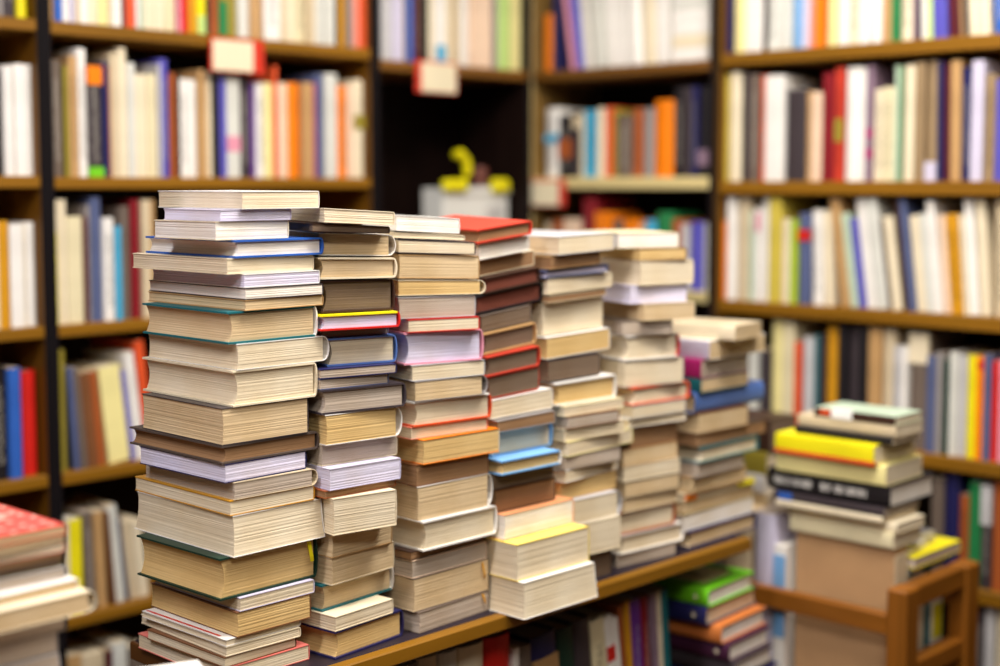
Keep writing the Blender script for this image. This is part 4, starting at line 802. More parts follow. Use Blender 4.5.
 ('pale grey spine, thirty-fourth from the outer end, second shelf of the red-tagged bookcase', 'books on the second shelf of the red-tagged bookcase', 'L', 2.1233, 1.512, 0.0, 0.0353, 0.237, 0.171, 0.0049, 'palegrey', [], 0),
 ('orange spine, thirty-fifth from the outer end, second shelf of the red-tagged bookcase', 'books on the second shelf of the red-tagged bookcase', 'L', 2.1597, 1.512, 0.0, 0.0293, 0.2114, 0.141, 0.0048, 'orange', [], 0),
 ('peach spine, thirty-sixth from the outer end, second shelf of the red-tagged bookcase', 'books on the second shelf of the red-tagged bookcase', 'L', 2.1901, 1.512, 0.0, 0.0214, 0.215, 0.15, 0.0077, 'peach', [], 0),
 ('cream spine, thirty-seventh from the outer end, second shelf of the red-tagged bookcase', 'books on the second shelf of the red-tagged bookcase', 'L', 2.2125, 1.512, 0.0, 0.0312, 0.2279, 0.157, 0.0064, 'cream', ['.5,.64,olive'], 0),
 ('yellow spine, first from the outer end, third shelf of the red-tagged bookcase', 'books on the third shelf of the red-tagged bookcase', 'L', 1.4312, 1.222, 0.0, 0.0106, 0.1805, 0.114, 0.0015, 'yellow', [], 0),
 ('cream spine, second from the outer end, third shelf of the red-tagged bookcase', 'books on the third shelf of the red-tagged bookcase', 'L', 1.4434, 1.222, 0.0, 0.0219, 0.2455, 0.162, 0.0074, 'cream', [], 0),
 ('ivory spine, third from the outer end, third shelf of the red-tagged bookcase', 'books on the third shelf of the red-tagged bookcase', 'L', 1.4657, 1.222, 0.0, 0.0334, 0.212, 0.14, 0.0057, 'ivory', [], 0),
 ('maroon spine, fourth from the outer end, third shelf of the red-tagged bookcase', 'books on the third shelf of the red-tagged bookcase', 'L', 1.5, 1.222, 0.0, 0.008, 0.2126, 0.135, 0.0006, 'maroon', [], 0),
 ('grey spine, fifth from the outer end, third shelf of the red-tagged bookcase', 'books on the third shelf of the red-tagged bookcase', 'L', 1.5089, 1.222, 0.0, 0.0083, 0.2343, 0.155, 0.0067, 'grey', [], 0),
 ('slate spine, sixth from the outer end, third shelf of the red-tagged bookcase', 'books on the third shelf of the red-tagged bookcase', 'L', 1.5183, 1.222, 0.0, 0.0275, 0.2501, 0.174, 0.0068, 'slate', [], 0),
 ('white spine, seventh from the outer end, third shelf of the red-tagged bookcase', 'books on the third shelf of the red-tagged bookcase', 'L', 1.5461, 1.222, 0.0, 0.0274, 0.2082, 0.137, 0.0052, 'white', [], 0),
 ('cyan spine, eighth from the outer end, third shelf of the red-tagged bookcase', 'books on the third shelf of the red-tagged bookcase', 'L', 1.574, 1.222, 0.0, 0.0125, 0.1911, 0.129, 0.0047, 'cyan', [], 0),
 ('taupe spine, ninth from the outer end, third shelf of the red-tagged bookcase', 'books on the third shelf of the red-tagged bookcase', 'L', 1.5877, 1.222, 0.0, 0.0233, 0.2313, 0.15, 0.0089, 'taupe', [], 0),
 ('dark red spine, tenth from the outer end, third shelf of the red-tagged bookcase', 'books on the third shelf of the red-tagged bookcase', 'L', 1.612, 1.222, 0.0, 0.0202, 0.2441, 0.16, 0.0098, 'darkred', [], 0),
 ('beige spine, eleventh from the outer end, third shelf of the red-tagged bookcase', 'books on the third shelf of the red-tagged bookcase', 'L', 1.633, 1.222, 0.0, 0.0207, 0.2432, 0.174, 0.0002, 'beige', [], 0),
 ('tan spine, twelfth from the outer end, third shelf of the red-tagged bookcase', 'books on the third shelf of the red-tagged bookcase', 'L', 1.6544, 1.222, 0.0, 0.0137, 0.243, 0.164, 0.0082, 'tan', [], 0),
 ('olive spine, first from the outer end, fourth shelf of the red-tagged bookcase', 'books on the fourth shelf of the red-tagged bookcase', 'L', 1.4312, 0.928, 0.0, 0.0249, 0.2442, 0.175, 0.0045, 'olive', [], 0),
 ('slate spine, second from the outer end, fourth shelf of the red-tagged bookcase', 'books on the fourth shelf of the red-tagged bookcase', 'L', 1.4691, 0.928, 3.5, 0.0114, 0.2067, 0.136, 0.0021, 'slate', [], 0),
 ('taupe spine, third from the outer end, fourth shelf of the red-tagged bookcase', 'books on the fourth shelf of the red-tagged bookcase', 'L', 1.4845, 0.928, 4.5, 0.0133, 0.2043, 0.148, 0.0021, 'taupe', [], 0),
 ('brown spine, fourth from the outer end, fourth shelf of the red-tagged bookcase', 'books on the fourth shelf of the red-tagged bookcase', 'L', 1.4999, 0.928, 5.0, 0.0211, 0.1941, 0.134, 0.0014, 'brown', [], 0),
 ('rust spine, fifth from the outer end, fourth shelf of the red-tagged bookcase', 'books on the fourth shelf of the red-tagged bookcase', 'L', 1.5215, 0.928, 5.0, 0.0244, 0.1937, 0.132, 0.0095, 'rust', [], 0),
 ('pale yellow spine, sixth from the outer end, fourth shelf of the red-tagged bookcase', 'books on the fourth shelf of the red-tagged bookcase', 'L', 1.5499, 0.928, 6.0, 0.0481, 0.1997, 0.128, 0.0082, 'paleyellow', [], 0),
 ('violet spine, seventh from the outer end, fourth shelf of the red-tagged bookcase', 'books on the fourth shelf of the red-tagged bookcase', 'L', 1.6003, 0.928, 6.5, 0.0099, 0.1897, 0.129, 0.0089, 'violet', [], 0),
 ('white spine, eighth from the outer end, fourth shelf of the red-tagged bookcase', 'books on the fourth shelf of the red-tagged bookcase', 'L', 1.6106, 0.928, 6.5, 0.0258, 0.2254, 0.157, 0.0023, 'white', [], 0),
 ('red-orange spine, ninth from the outer end, fourth shelf of the red-tagged bookcase', 'books on the fourth shelf of the red-tagged bookcase', 'L', 1.6372, 0.928, 6.0, 0.0209, 0.2483, 0.177, 0.0049, 'redorange', [], 0),
 ('cream spine, first from the outer end, fifth shelf of the red-tagged bookcase', 'books on the fifth shelf of the red-tagged bookcase', 'L', 1.4312, 0.636, 0.0, 0.0193, 0.1948, 0.123, 0.0, 'cream', [], 0),
 ('yellow spine, second from the outer end, fifth shelf of the red-tagged bookcase', 'books on the fifth shelf of the red-tagged bookcase', 'L', 1.4516, 0.636, 0.0, 0.0289, 0.1924, 0.131, 0.0045, 'yellow', [], 0),
 ('taupe spine, third from the outer end, fifth shelf of the red-tagged bookcase', 'books on the fifth shelf of the red-tagged bookcase', 'L', 1.4876, 0.636, 2.0, 0.0252, 0.2018, 0.133, 0.0014, 'taupe', [], 0),
 ('tan spine, fourth from the outer end, fifth shelf of the red-tagged bookcase', 'books on the fifth shelf of the red-tagged bookcase', 'L', 1.5132, 0.636, 2.0, 0.0264, 0.1988, 0.132, 0.0032, 'tan', [], 0),
 ('brown spine, fifth from the outer end, fifth shelf of the red-tagged bookcase', 'books on the fifth shelf of the red-tagged bookcase', 'L', 1.5468, 0.636, 4.0, 0.0071, 0.1957, 0.14, 0.0, 'brown', [], 0),
 ('pale grey spine, sixth from the outer end, fifth shelf of the red-tagged bookcase', 'books on the fifth shelf of the red-tagged bookcase', 'L', 1.5578, 0.636, 5.0, 0.0219, 0.2054, 0.145, 0.0084, 'palegrey', [], 0),
 ('navy spine, seventh from the outer end, fifth shelf of the red-tagged bookcase', 'books on the fifth shelf of the red-tagged bookcase', 'L', 1.5833, 0.636, 6.0, 0.008, 0.1794, 0.114, 0.0093, 'navy', [], 0),
 ('beige spine, eighth from the outer end, fifth shelf of the red-tagged bookcase', 'books on the fifth shelf of the red-tagged bookcase', 'L', 1.5918, 0.636, 6.0, 0.0184, 0.166, 0.117, 0.009, 'beige', [], 0),
 ('cream spine, ninth from the outer end, fifth shelf of the red-tagged bookcase', 'books on the fifth shelf of the red-tagged bookcase', 'L', 1.611, 0.636, 6.0, 0.0281, 0.1638, 0.11, 0.0037, 'cream', [], 0),
 ('tan spine, first from the outer end, lowest visible shelf of the red-tagged bookcase', 'books on the lowest visible shelf of the red-tagged bookcase', 'L', 1.4312, 0.345, 0.0, 0.0437, 0.2035, 0.136, 0.01, 'tan', [], 0),
 ('beige spine, second from the outer end, lowest visible shelf of the red-tagged bookcase', 'books on the lowest visible shelf of the red-tagged bookcase', 'L', 1.4756, 0.345, 0.0, 0.0541, 0.1971, 0.136, 0.0036, 'beige', [], 0),
 ('maroon spine, third from the outer end, lowest visible shelf of the red-tagged bookcase', 'books on the lowest visible shelf of the red-tagged bookcase', 'L', 1.5308, 0.345, 0.0, 0.0118, 0.1973, 0.133, 0.0028, 'maroon', [], 0),
 ('pale grey spine, fourth from the outer end, lowest visible shelf of the red-tagged bookcase', 'books on the lowest visible shelf of the red-tagged bookcase', 'L', 1.544, 0.345, 0.0, 0.0376, 0.208, 0.132, 0.001, 'palegrey', [], 0),
 ('taupe spine, fifth from the outer end, lowest visible shelf of the red-tagged bookcase', 'books on the lowest visible shelf of the red-tagged bookcase', 'L', 1.5839, 0.345, 0.0, 0.0457, 0.1892, 0.135, 0.0029, 'taupe', [], 0),
 ('silver spine, first from the outer end, top visible shelf of the dark corner bookcase', 'books on the top visible shelf of the dark corner bookcase', 'L', 2.2993, 1.79, 0.0, 0.032, 0.2461, 0.172, 0.0064, 'silver', [], 0),
 ('lilac spine, second from the outer end, top visible shelf of the dark corner bookcase', 'books on the top visible shelf of the dark corner bookcase', 'L', 2.3322, 1.79, 0.0, 0.0315, 0.205, 0.135, 0.0005, 'lilac', [], 0),
 ('taupe spine, third from the outer end, top visible shelf of the dark corner bookcase', 'books on the top visible shelf of the dark corner bookcase', 'L', 2.3645, 1.79, 0.0, 0.0115, 0.2059, 0.149, 0.0013, 'taupe', [], 0),
 ('blue spine, fourth from the outer end, top visible shelf of the dark corner bookcase', 'books on the top visible shelf of the dark corner bookcase', 'L', 2.3771, 1.79, 0.0, 0.0242, 0.2207, 0.149, 0.0034, 'blue', [], 0),
 ('maroon spine, fifth from the outer end, top visible shelf of the dark corner bookcase', 'books on the top visible shelf of the dark corner bookcase', 'L', 2.4022, 1.79, 0.0, 0.0181, 0.2014, 0.133, 0.0074, 'maroon', [], 0),
 ('dark brown spine, sixth from the outer end, top visible shelf of the dark corner bookcase', 'books on the top visible shelf of the dark corner bookcase', 'L', 2.4212, 1.79, 0.0, 0.0137, 0.2124, 0.154, 0.0026, 'darkbrown', [], 0),
 ('dark green spine, seventh from the outer end, top visible shelf of the dark corner bookcase', 'books on the top visible shelf of the dark corner bookcase', 'L', 2.4363, 1.79, 0.0, 0.0112, 0.2474, 0.171, 0.003, 'darkgreen', [], 0),
 ('cream spine, eighth from the outer end, top visible shelf of the dark corner bookcase', 'books on the top visible shelf of the dark corner bookcase', 'L', 2.4491, 1.79, 0.0, 0.0227, 0.2431, 0.166, 0.0039, 'cream', [], 0),
 ('white spine, ninth from the outer end, top visible shelf of the dark corner bookcase', 'books on the top visible shelf of the dark corner bookcase', 'L', 2.4728, 1.79, 0.0, 0.0318, 0.2387, 0.156, 0.0016, 'white', ['.03,.2,cyan'], 0),
 ('cream spine, tenth from the outer end, top visible shelf of the dark corner bookcase', 'books on the top visible shelf of the dark corner bookcase', 'L', 2.5056, 1.79, 0.0, 0.0323, 0.2279, 0.149, 0.0091, 'cream', [], 0),
 ('beige spine, eleventh from the outer end, top visible shelf of the dark corner bookcase', 'books on the top visible shelf of the dark corner bookcase', 'L', 2.5388, 1.79, 0.0, 0.0178, 0.2448, 0.166, 0.0022, 'beige', [], 0),
 ('white spine, twelfth from the outer end, top visible shelf of the dark corner bookcase', 'books on the top visible shelf of the dark corner bookcase', 'L', 2.558, 1.79, 0.0, 0.0408, 0.2464, 0.176, 0.01, 'white', [], 0),
 ('peach spine, thirteenth from the outer end, top visible shelf of the dark corner bookcase', 'books on the top visible shelf of the dark corner bookcase', 'L', 2.5999, 1.79, 0.0, 0.037, 0.223, 0.151, 0.0014, 'peach', [], 0),
 ('peach spine, fourteenth from the outer end, top visible shelf of the dark corner bookcase', 'books on the top visible shelf of the dark corner bookcase', 'L', 2.638, 1.79, 0.0, 0.0376, 0.2332, 0.152, 0.0009, 'peach', [], 0),
 ('grey spine, fifteenth from the outer end, top visible shelf of the dark corner bookcase', 'books on the top visible shelf of the dark corner bookcase', 'L', 2.6766, 1.79, 0.0, 0.0132, 0.193, 0.128, 0.0009, 'grey', [], 0),
 ('pale green spine, sixteenth from the outer end, top visible shelf of the dark corner bookcase', 'books on the top visible shelf of the dark corner bookcase', 'L', 2.6909, 1.79, 0.0, 0.0544, 0.2339, 0.154, 0.0026, 'palegreen', [], 0),
 ('pale yellow spine, seventeenth from the outer end, top visible shelf of the dark corner bookcase', 'books on the top visible shelf of the dark corner bookcase', 'L', 2.7464, 1.79, 0.0, 0.0378, 0.2171, 0.149, 0.0089, 'paleyellow', [], 0),
 ('orange spine, first from the corner, top visible shelf of the pale corner bookcase', 'books on the top visible shelf of the pale corner bookcase', 'R', -2.5577, 1.79, 0.0, 0.035, 0.1492, 0.11, 0.0063, 'orange', [], 0),
 ('navy spine, second from the corner, top visible shelf of the pale corner bookcase', 'books on the top visible shelf of the pale corner bookcase', 'R', -2.5193, 1.79, 0.0, 0.0208, 0.235, 0.167, 0.0022, 'navy', [], 0),
 ('pink spine, third from the corner, top visible shelf of the pale corner bookcase', 'books on the top visible shelf of the pale corner bookcase', 'R', -2.4569, 1.79, 9.0, 0.0117, 0.2148, 0.141, 0.0025, 'pink', [], 0),
 ('violet spine, fourth from the corner, top visible shelf of the pale corner bookcase', 'books on the top visible shelf of the pale corner bookcase', 'R', -2.444, 1.79, 9.0, 0.0273, 0.2148, 0.144, 0.0045, 'violet', [], 0),
 ('white spine, fifth from the corner, top visible shelf of the pale corner bookcase', 'books on the top visible shelf of the pale corner bookcase', 'R', -2.4154, 1.79, 6.0, 0.0354, 0.2215, 0.16, 0.0085, 'white', [], 0),
 ('pale grey spine, sixth from the corner, top visible shelf of the pale corner bookcase', 'books on the top visible shelf of the pale corner bookcase', 'R', -2.3787, 1.79, 6.0, 0.0382, 0.2126, 0.152, 0.0002, 'palegrey', [], 0),
 ('white spine, seventh from the corner, top visible shelf of the pale corner bookcase', 'books on the top visible shelf of the pale corner bookcase', 'R', -2.3394, 1.79, 6.0, 0.0376, 0.2103, 0.134, 0.0071, 'white', [], 0),
 ('white spine, eighth from the corner, top visible shelf of the pale corner bookcase', 'books on the top visible shelf of the pale corner bookcase', 'R', -2.3006, 1.79, 5.0, 0.034, 0.1937, 0.14, 0.0047, 'white', [], 0),
 ('white spine, ninth from the corner, top visible shelf of the pale corner bookcase', 'books on the top visible shelf of the pale corner bookcase', 'R', -2.2655, 1.79, 4.0, 0.0367, 0.2067, 0.142, 0.0, 'white', [], 0),
 ('cream spine, tenth from the corner, top visible shelf of the pale corner bookcase', 'books on the top visible shelf of the pale corner bookcase', 'R', -2.2278, 1.79, 3.0, 0.0423, 0.2481, 0.167, 0.0093, 'cream', [], 0),
 ('white spine, eleventh from the corner, top visible shelf of the pale corner bookcase', 'books on the top visible shelf of the pale corner bookcase', 'R', -2.1845, 1.79, 2.0, 0.0326, 0.1976, 0.141, 0.0086, 'white', [], 0),
 ('white spine, first from the corner, second shelf of the pale corner bookcase', 'books on the second shelf of the pale corner bookcase', 'R', -2.5462, 1.515, 0.0, 0.0455, 0.1804, 0.132, 0.0025, 'white', ['.5,.62,cyan'], 0),
 ('black spine, second from the corner, second shelf of the pale corner bookcase', 'books on the second shelf of the pale corner bookcase', 'R', -2.4989, 1.515, 0.0, 0.0431, 0.1607, 0.11, 0.0015, 'black', ['.3,.62,rust'], 0),
 ('charcoal spine, third from the corner, second shelf of the pale corner bookcase', 'books on the second shelf of the pale corner bookcase', 'R', -2.4548, 1.515, 0.0, 0.0262, 0.1673, 0.114, 0.0068, 'charcoal', ['.75,.95,beige'], 0),
 ('cream spine, fourth from the corner, second shelf of the pale corner bookcase', 'books on the second shelf of the pale corner bookcase', 'R', -2.4276, 1.515, 0.0, 0.0125, 0.1666, 0.122, 0.0072, 'cream', [], 0),
 ('cyan spine, fifth from the corner, second shelf of the pale corner bookcase', 'books on the second shelf of the pale corner bookcase', 'R', -2.4138, 1.515, 0.0, 0.0354, 0.1708, 0.119, 0.0076, 'cyan', [], 0),
 ('cream spine, sixth from the corner, second shelf of the pale corner bookcase', 'books on the second shelf of the pale corner bookcase', 'R', -2.3774, 1.515, 0.0, 0.0271, 0.1747, 0.118, 0.0055, 'cream', [], 0),
 ('red-orange spine, seventh from the corner, second shelf of the pale corner bookcase', 'books on the second shelf of the pale corner bookcase', 'R', -2.3493, 1.515, 0.0, 0.0268, 0.1762, 0.111, 0.0078, 'redorange', [], 0),
 ('olive spine, eighth from the corner, second shelf of the pale corner bookcase', 'books on the second shelf of the pale corner bookcase', 'R', -2.3212, 1.515, 0.0, 0.0149, 0.1704, 0.111, 0.0092, 'olive', [], 0),
 ('taupe spine, ninth from the corner, second shelf of the pale corner bookcase', 'books on the second shelf of the pale corner bookcase', 'R', -2.3053, 1.515, 0.0, 0.0471, 0.1544, 0.11, 0.003, 'taupe', [], 1),
 ('rust spine, tenth from the corner, second shelf of the pale corner bookcase', 'books on the second shelf of the pale corner bookcase', 'R', -2.2573, 1.515, 0.0, 0.0293, 0.1704, 0.11, 0.0025, 'rust', [], 1),
 ('grey spine, eleventh from the corner, second shelf of the pale corner bookcase', 'books on the second shelf of the pale corner bookcase', 'R', -2.2267, 1.515, 0.0, 0.0358, 0.1692, 0.118, 0.007, 'grey', [], 0),
 ('orange spine, twelfth from the corner, second shelf of the pale corner bookcase', 'books on the second shelf of the pale corner bookcase', 'R', -2.1879, 1.515, 0.0, 0.0565, 0.1868, 0.119, 0.0007, 'orange', [], 0),
 ('black spine, thirteenth from the corner, second shelf of the pale corner bookcase', 'books on the second shelf of the pale corner bookcase', 'R', -2.1301, 1.515, 0.0, 0.0315, 0.2162, 0.148, 0.0058, 'black', [], 1),
 ('charcoal spine, fourteenth from the corner, second shelf of the pale corner bookcase', 'books on the second shelf of the pale corner bookcase', 'R', -2.0977, 1.515, 0.0, 0.0252, 0.2149, 0.144, 0.0022, 'charcoal', [], 0),
 ('navy spine, fifteenth from the corner, second shelf of the pale corner bookcase', 'books on the second shelf of the pale corner bookcase', 'R', -2.0714, 1.515, 0.0, 0.0141, 0.2163, 0.149, 0.0001, 'navy', [], 0),
 ('black spine, sixteenth from the corner, second shelf of the pale corner bookcase', 'books on the second shelf of the pale corner bookcase', 'R', -2.0564, 1.515, 0.0, 0.0341, 0.2138, 0.141, 0.0046, 'black', ['.12,.3,mauve'], 0),
 ('beige spine, first from the corner, third shelf of the pale corner bookcase', 'books on the third shelf of the pale corner bookcase', 'R', -2.5487, 1.24, 0.0, 0.0213, 0.1574, 0.116, 0.0064, 'beige', [], 0),
 ('rust spine, second from the corner, third shelf of the pale corner bookcase', 'books on the third shelf of the pale corner bookcase', 'R', -2.5261, 1.24, 0.0, 0.0441, 0.1659, 0.121, 0.0048, 'rust', [], 0),
 ('peach spine, third from the corner, third shelf of the pale corner bookcase', 'books on the third shelf of the pale corner bookcase', 'R', -2.4806, 1.24, 0.0, 0.0516, 0.1668, 0.11, 0.0025, 'peach', [], 0),
 ('dark red spine, fourth from the corner, third shelf of the pale corner bookcase', 'books on the third shelf of the pale corner bookcase', 'R', -2.4251, 1.24, 0.0, 0.0485, 0.2242, 0.162, 0.007, 'darkred', [], 0),
 ('orange spine, fifth from the corner, third shelf of the pale corner bookcase', 'books on the third shelf of the pale corner bookcase', 'R', -2.3731, 1.24, 0.0, 0.0528, 0.1864, 0.123, 0.0002, 'orange', [], 0),
 ('taupe spine, sixth from the corner, third shelf of the pale corner bookcase', 'books on the third shelf of the pale corner bookcase', 'R', -2.3189, 1.24, 0.0, 0.0377, 0.1669, 0.113, 0.0067, 'taupe', [], 0),
 ('orange spine, seventh from the corner, third shelf of the pale corner bookcase', 'books on the third shelf of the pale corner bookcase', 'R', -2.2799, 1.24, 0.0, 0.0434, 0.1701, 0.114, 0.0026, 'orange', [], 0),
 ('beige spine, eighth from the corner, third shelf of the pale corner bookcase', 'books on the third shelf of the pale corner bookcase', 'R', -2.2351, 1.24, 0.0, 0.0196, 0.1583, 0.111, 0.0093, 'beige', [], 0),
 ('cyan spine, ninth from the corner, third shelf of the pale corner bookcase', 'books on the third shelf of the pale corner bookcase', 'R', -2.2144, 1.24, 0.0, 0.0312, 0.1687, 0.11, 0.0003, 'cyan', [], 0),
 ('green spine, tenth from the corner, third shelf of the pale corner bookcase', 'books on the third shelf of the pale corner bookcase', 'R', -2.182, 1.24, 0.0, 0.0479, 0.189, 0.125, 0.0042, 'green', [], 0),
 ('rust spine, eleventh from the corner, third shelf of the pale corner bookcase', 'books on the third shelf of the pale corner bookcase', 'R', -2.1327, 1.24, 0.0, 0.026, 0.1725, 0.121, 0.002, 'rust', [], 0),
 ('silver spine, twelfth from the corner, third shelf of the pale corner bookcase', 'books on the third shelf of the pale corner bookcase', 'R', -2.1051, 1.24, 0.0, 0.0255, 0.1609, 0.115, 0.0074, 'silver', [], 0),
 ('violet spine, thirteenth from the corner, third shelf of the pale corner bookcase', 'books on the third shelf of the pale corner bookcase', 'R', -2.0779, 1.24, 0.0, 0.0396, 0.1664, 0.113, 0.0021, 'violet', [], 0),
 ('pale grey spine, fourteenth from the corner, third shelf of the pale corner bookcase', 'books on the third shelf of the pale corner bookcase', 'R', -2.0371, 1.24, 0.0, 0.0222, 0.1646, 0.121, 0.0031, 'palegrey', [], 0),
 ('navy spine, first from the corner, top visible shelf of the bookcase beyond the trolley', 'books on the top visible shelf of the bookcase beyond the trolley', 'R', -1.9764, 1.801, 0.0, 0.0166, 0.2392, 0.166, 0.0038, 'navy', [], 0),
 ('pale yellow spine, second from the corner, top visible shelf of the bookcase beyond the trolley', 'books on the top visible shelf of the bookcase beyond the trolley', 'R', -1.9585, 1.801, 0.0, 0.0361, 0.2038, 0.136, 0.0033, 'paleyellow', [], 0),
 ('white spine, third from the corner, top visible shelf of the bookcase beyond the trolley', 'books on the top visible shelf of the bookcase beyond the trolley', 'R', -1.921, 1.801, 0.0, 0.045, 0.2033, 0.132, 0.0, 'white', [], 0),
 ('charcoal spine, fourth from the corner, top visible shelf of the bookcase beyond the trolley', 'books on the top visible shelf of the bookcase beyond the trolley', 'R', -1.8753, 1.801, 0.0, 0.0073, 0.2356, 0.156, 0.0035, 'charcoal', [], 0),
 ('pale grey spine, fifth from the corner, top visible shelf of the bookcase beyond the trolley', 'books on the top visible shelf of the bookcase beyond the trolley', 'R', -1.8666, 1.801, 0.0, 0.0334, 0.2077, 0.15, 0.0012, 'palegrey', [], 0),
 ('pale grey spine, sixth from the corner, top visible shelf of the bookcase beyond the trolley', 'books on the top visible shelf of the bookcase beyond the trolley', 'R', -1.8323, 1.801, 0.0, 0.0309, 0.2471, 0.177, 0.0021, 'palegrey', [], 0),
 ('sky blue spine, seventh from the corner, top visible shelf of the bookcase beyond the trolley', 'books on the top visible shelf of the bookcase beyond the trolley', 'R', -1.7999, 1.801, 0.0, 0.0271, 0.2197, 0.147, 0.0082, 'skyblue', [], 0),
 ('lilac spine, eighth from the corner, top visible shelf of the bookcase beyond the trolley', 'books on the top visible shelf of the bookcase beyond the trolley', 'R', -1.7717, 1.801, 0.0, 0.0183, 0.2012, 0.143, 0.0043, 'lilac', [], 0),
 ('salmon spine, ninth from the corner, top visible shelf of the bookcase beyond the trolley', 'books on the top visible shelf of the bookcase beyond the trolley', 'R', -1.7528, 1.801, 0.0, 0.0102, 0.2034, 0.129, 0.0047, 'salmon', [], 0),
 ('orange spine, tenth from the corner, top visible shelf of the bookcase beyond the trolley', 'books on the top visible shelf of the bookcase beyond the trolley', 'R', -1.7419, 1.801, 0.0, 0.0269, 0.215, 0.144, 0.0092, 'orange', [], 0),
 ('rust spine, eleventh from the corner, top visible shelf of the bookcase beyond the trolley', 'books on the top visible shelf of the bookcase beyond the trolley', 'R', -1.714, 1.801, 0.0, 0.0101, 0.2299, 0.15, 0.0036, 'rust', [], 0),
 ('pale yellow spine, twelfth from the corner, top visible shelf of the bookcase beyond the trolley', 'books on the top visible shelf of the bookcase beyond the trolley', 'R', -1.703, 1.801, 0.0, 0.014, 0.2469, 0.176, 0.0003, 'paleyellow', [], 0),
 ('white spine, thirteenth from the corner, top visible shelf of the bookcase beyond the trolley', 'books on the top visible shelf of the bookcase beyond the trolley', 'R', -1.6879, 1.801, 0.0, 0.0362, 0.1988, 0.133, 0.0081, 'white', [], 0),
 ('cream spine, fourteenth from the corner, top visible shelf of the bookcase beyond the trolley', 'books on the top visible shelf of the bookcase beyond the trolley', 'R', -1.6508, 1.801, 0.0, 0.0235, 0.2136, 0.151, 0.0004, 'cream', [], 0),
 ('white spine, fifteenth from the corner, top visible shelf of the bookcase beyond the trolley', 'books on the top visible shelf of the bookcase beyond the trolley', 'R', -1.6262, 1.801, 0.0, 0.0232, 0.2028, 0.129, 0.0006, 'white', [], 0),
 ('white spine, sixteenth from the corner, top visible shelf of the bookcase beyond the trolley', 'books on the top visible shelf of the bookcase beyond the trolley', 'R', -1.6023, 1.801, 0.0, 0.0256, 0.2484, 0.177, 0.0026, 'white', [], 0),
 ('tan spine, seventeenth from the corner, top visible shelf of the bookcase beyond the trolley', 'books on the top visible shelf of the bookcase beyond the trolley', 'R', -1.5754, 1.801, 0.0, 0.0213, 0.1985, 0.14, 0.009, 'tan', [], 0),
 ('green spine, eighteenth from the corner, top visible shelf of the bookcase beyond the trolley', 'books on the top visible shelf of the bookcase beyond the trolley', 'R', -1.5503, 1.801, 1.0, 0.0173, 0.1931, 0.128, 0.0027, 'green', [], 0),
 ('cream spine, nineteenth from the corner, top visible shelf of the bookcase beyond the trolley', 'books on the top visible shelf of the bookcase beyond the trolley', 'R', -1.5323, 1.801, 1.0, 0.0278, 0.1936, 0.141, 0.0062, 'cream', [], 0),
 ('mauve spine, twentieth from the corner, top visible shelf of the bookcase beyond the trolley', 'books on the top visible shelf of the bookcase beyond the trolley', 'R', -1.5023, 1.801, 1.5, 0.0105, 0.2136, 0.14, 0.0072, 'mauve', [], 0),
 ('charcoal spine, twenty-first from the corner, top visible shelf of the bookcase beyond the trolley', 'books on the top visible shelf of the bookcase beyond the trolley', 'R', -1.4914, 1.801, 1.5, 0.0068, 0.2439, 0.162, 0.0028, 'charcoal', [], 0),
 ('white spine, twenty-second from the corner, top visible shelf of the bookcase beyond the trolley', 'books on the top visible shelf of the bookcase beyond the trolley', 'R', -1.4821, 1.801, 2.0, 0.0124, 0.243, 0.155, 0.0076, 'white', [], 0),
 ('pale green spine, twenty-third from the corner, top visible shelf of the bookcase beyond the trolley', 'books on the top visible shelf of the bookcase beyond the trolley', 'R', -1.4692, 1.801, 2.0, 0.0142, 0.234, 0.167, 0.0063, 'palegreen', [], 0),
 ('violet spine, twenty-fourth from the corner, top visible shelf of the bookcase beyond the trolley', 'books on the top visible shelf of the bookcase beyond the trolley', 'R', -1.4526, 1.801, 2.5, 0.031, 0.2499, 0.179, 0.0002, 'violet', [], 0),
 ('maroon spine, twenty-fifth from the corner, top visible shelf of the bookcase beyond the trolley', 'books on the top visible shelf of the bookcase beyond the trolley', 'R', -1.4169, 1.801, 3.5, 0.0196, 0.2459, 0.162, 0.0048, 'maroon', [], 0),
 ('tan spine, twenty-sixth from the corner, top visible shelf of the bookcase beyond the trolley', 'books on the top visible shelf of the bookcase beyond the trolley', 'R', -1.395, 1.801, 4.0, 0.0089, 0.2098, 0.152, 0.0095, 'tan', [], 0),
 ('charcoal spine, twenty-seventh from the corner, top visible shelf of the bookcase beyond the trolley', 'books on the top visible shelf of the bookcase beyond the trolley', 'R', -1.3857, 1.801, 4.0, 0.0068, 0.2011, 0.134, 0.0025, 'charcoal', [], 0),
 ('cream spine, twenty-eighth from the corner, top visible shelf of the bookcase beyond the trolley', 'books on the top visible shelf of the bookcase beyond the trolley', 'R', -1.378, 1.801, 4.0, 0.024, 0.2462, 0.166, 0.0049, 'cream', [], 0),
 ('cream spine, twenty-ninth from the corner, top visible shelf of the bookcase beyond the trolley', 'books on the top visible shelf of the bookcase beyond the trolley', 'R', -1.3529, 1.801, 4.0, 0.0245, 0.2348, 0.168, 0.0018, 'cream', [], 0),
 ('blue spine, thirtieth from the corner, top visible shelf of the bookcase beyond the trolley', 'books on the top visible shelf of the bookcase beyond the trolley', 'R', -1.3245, 1.801, 5.0, 0.031, 0.1919, 0.137, 0.0074, 'blue', [], 1),
 ('mustard spine, first from the corner, second shelf of the bookcase beyond the trolley', 'books on the second shelf of the bookcase beyond the trolley', 'R', -1.9788, 1.504, 0.0, 0.0096, 0.2523, 0.178, 0.0077, 'mustard', [], 0),
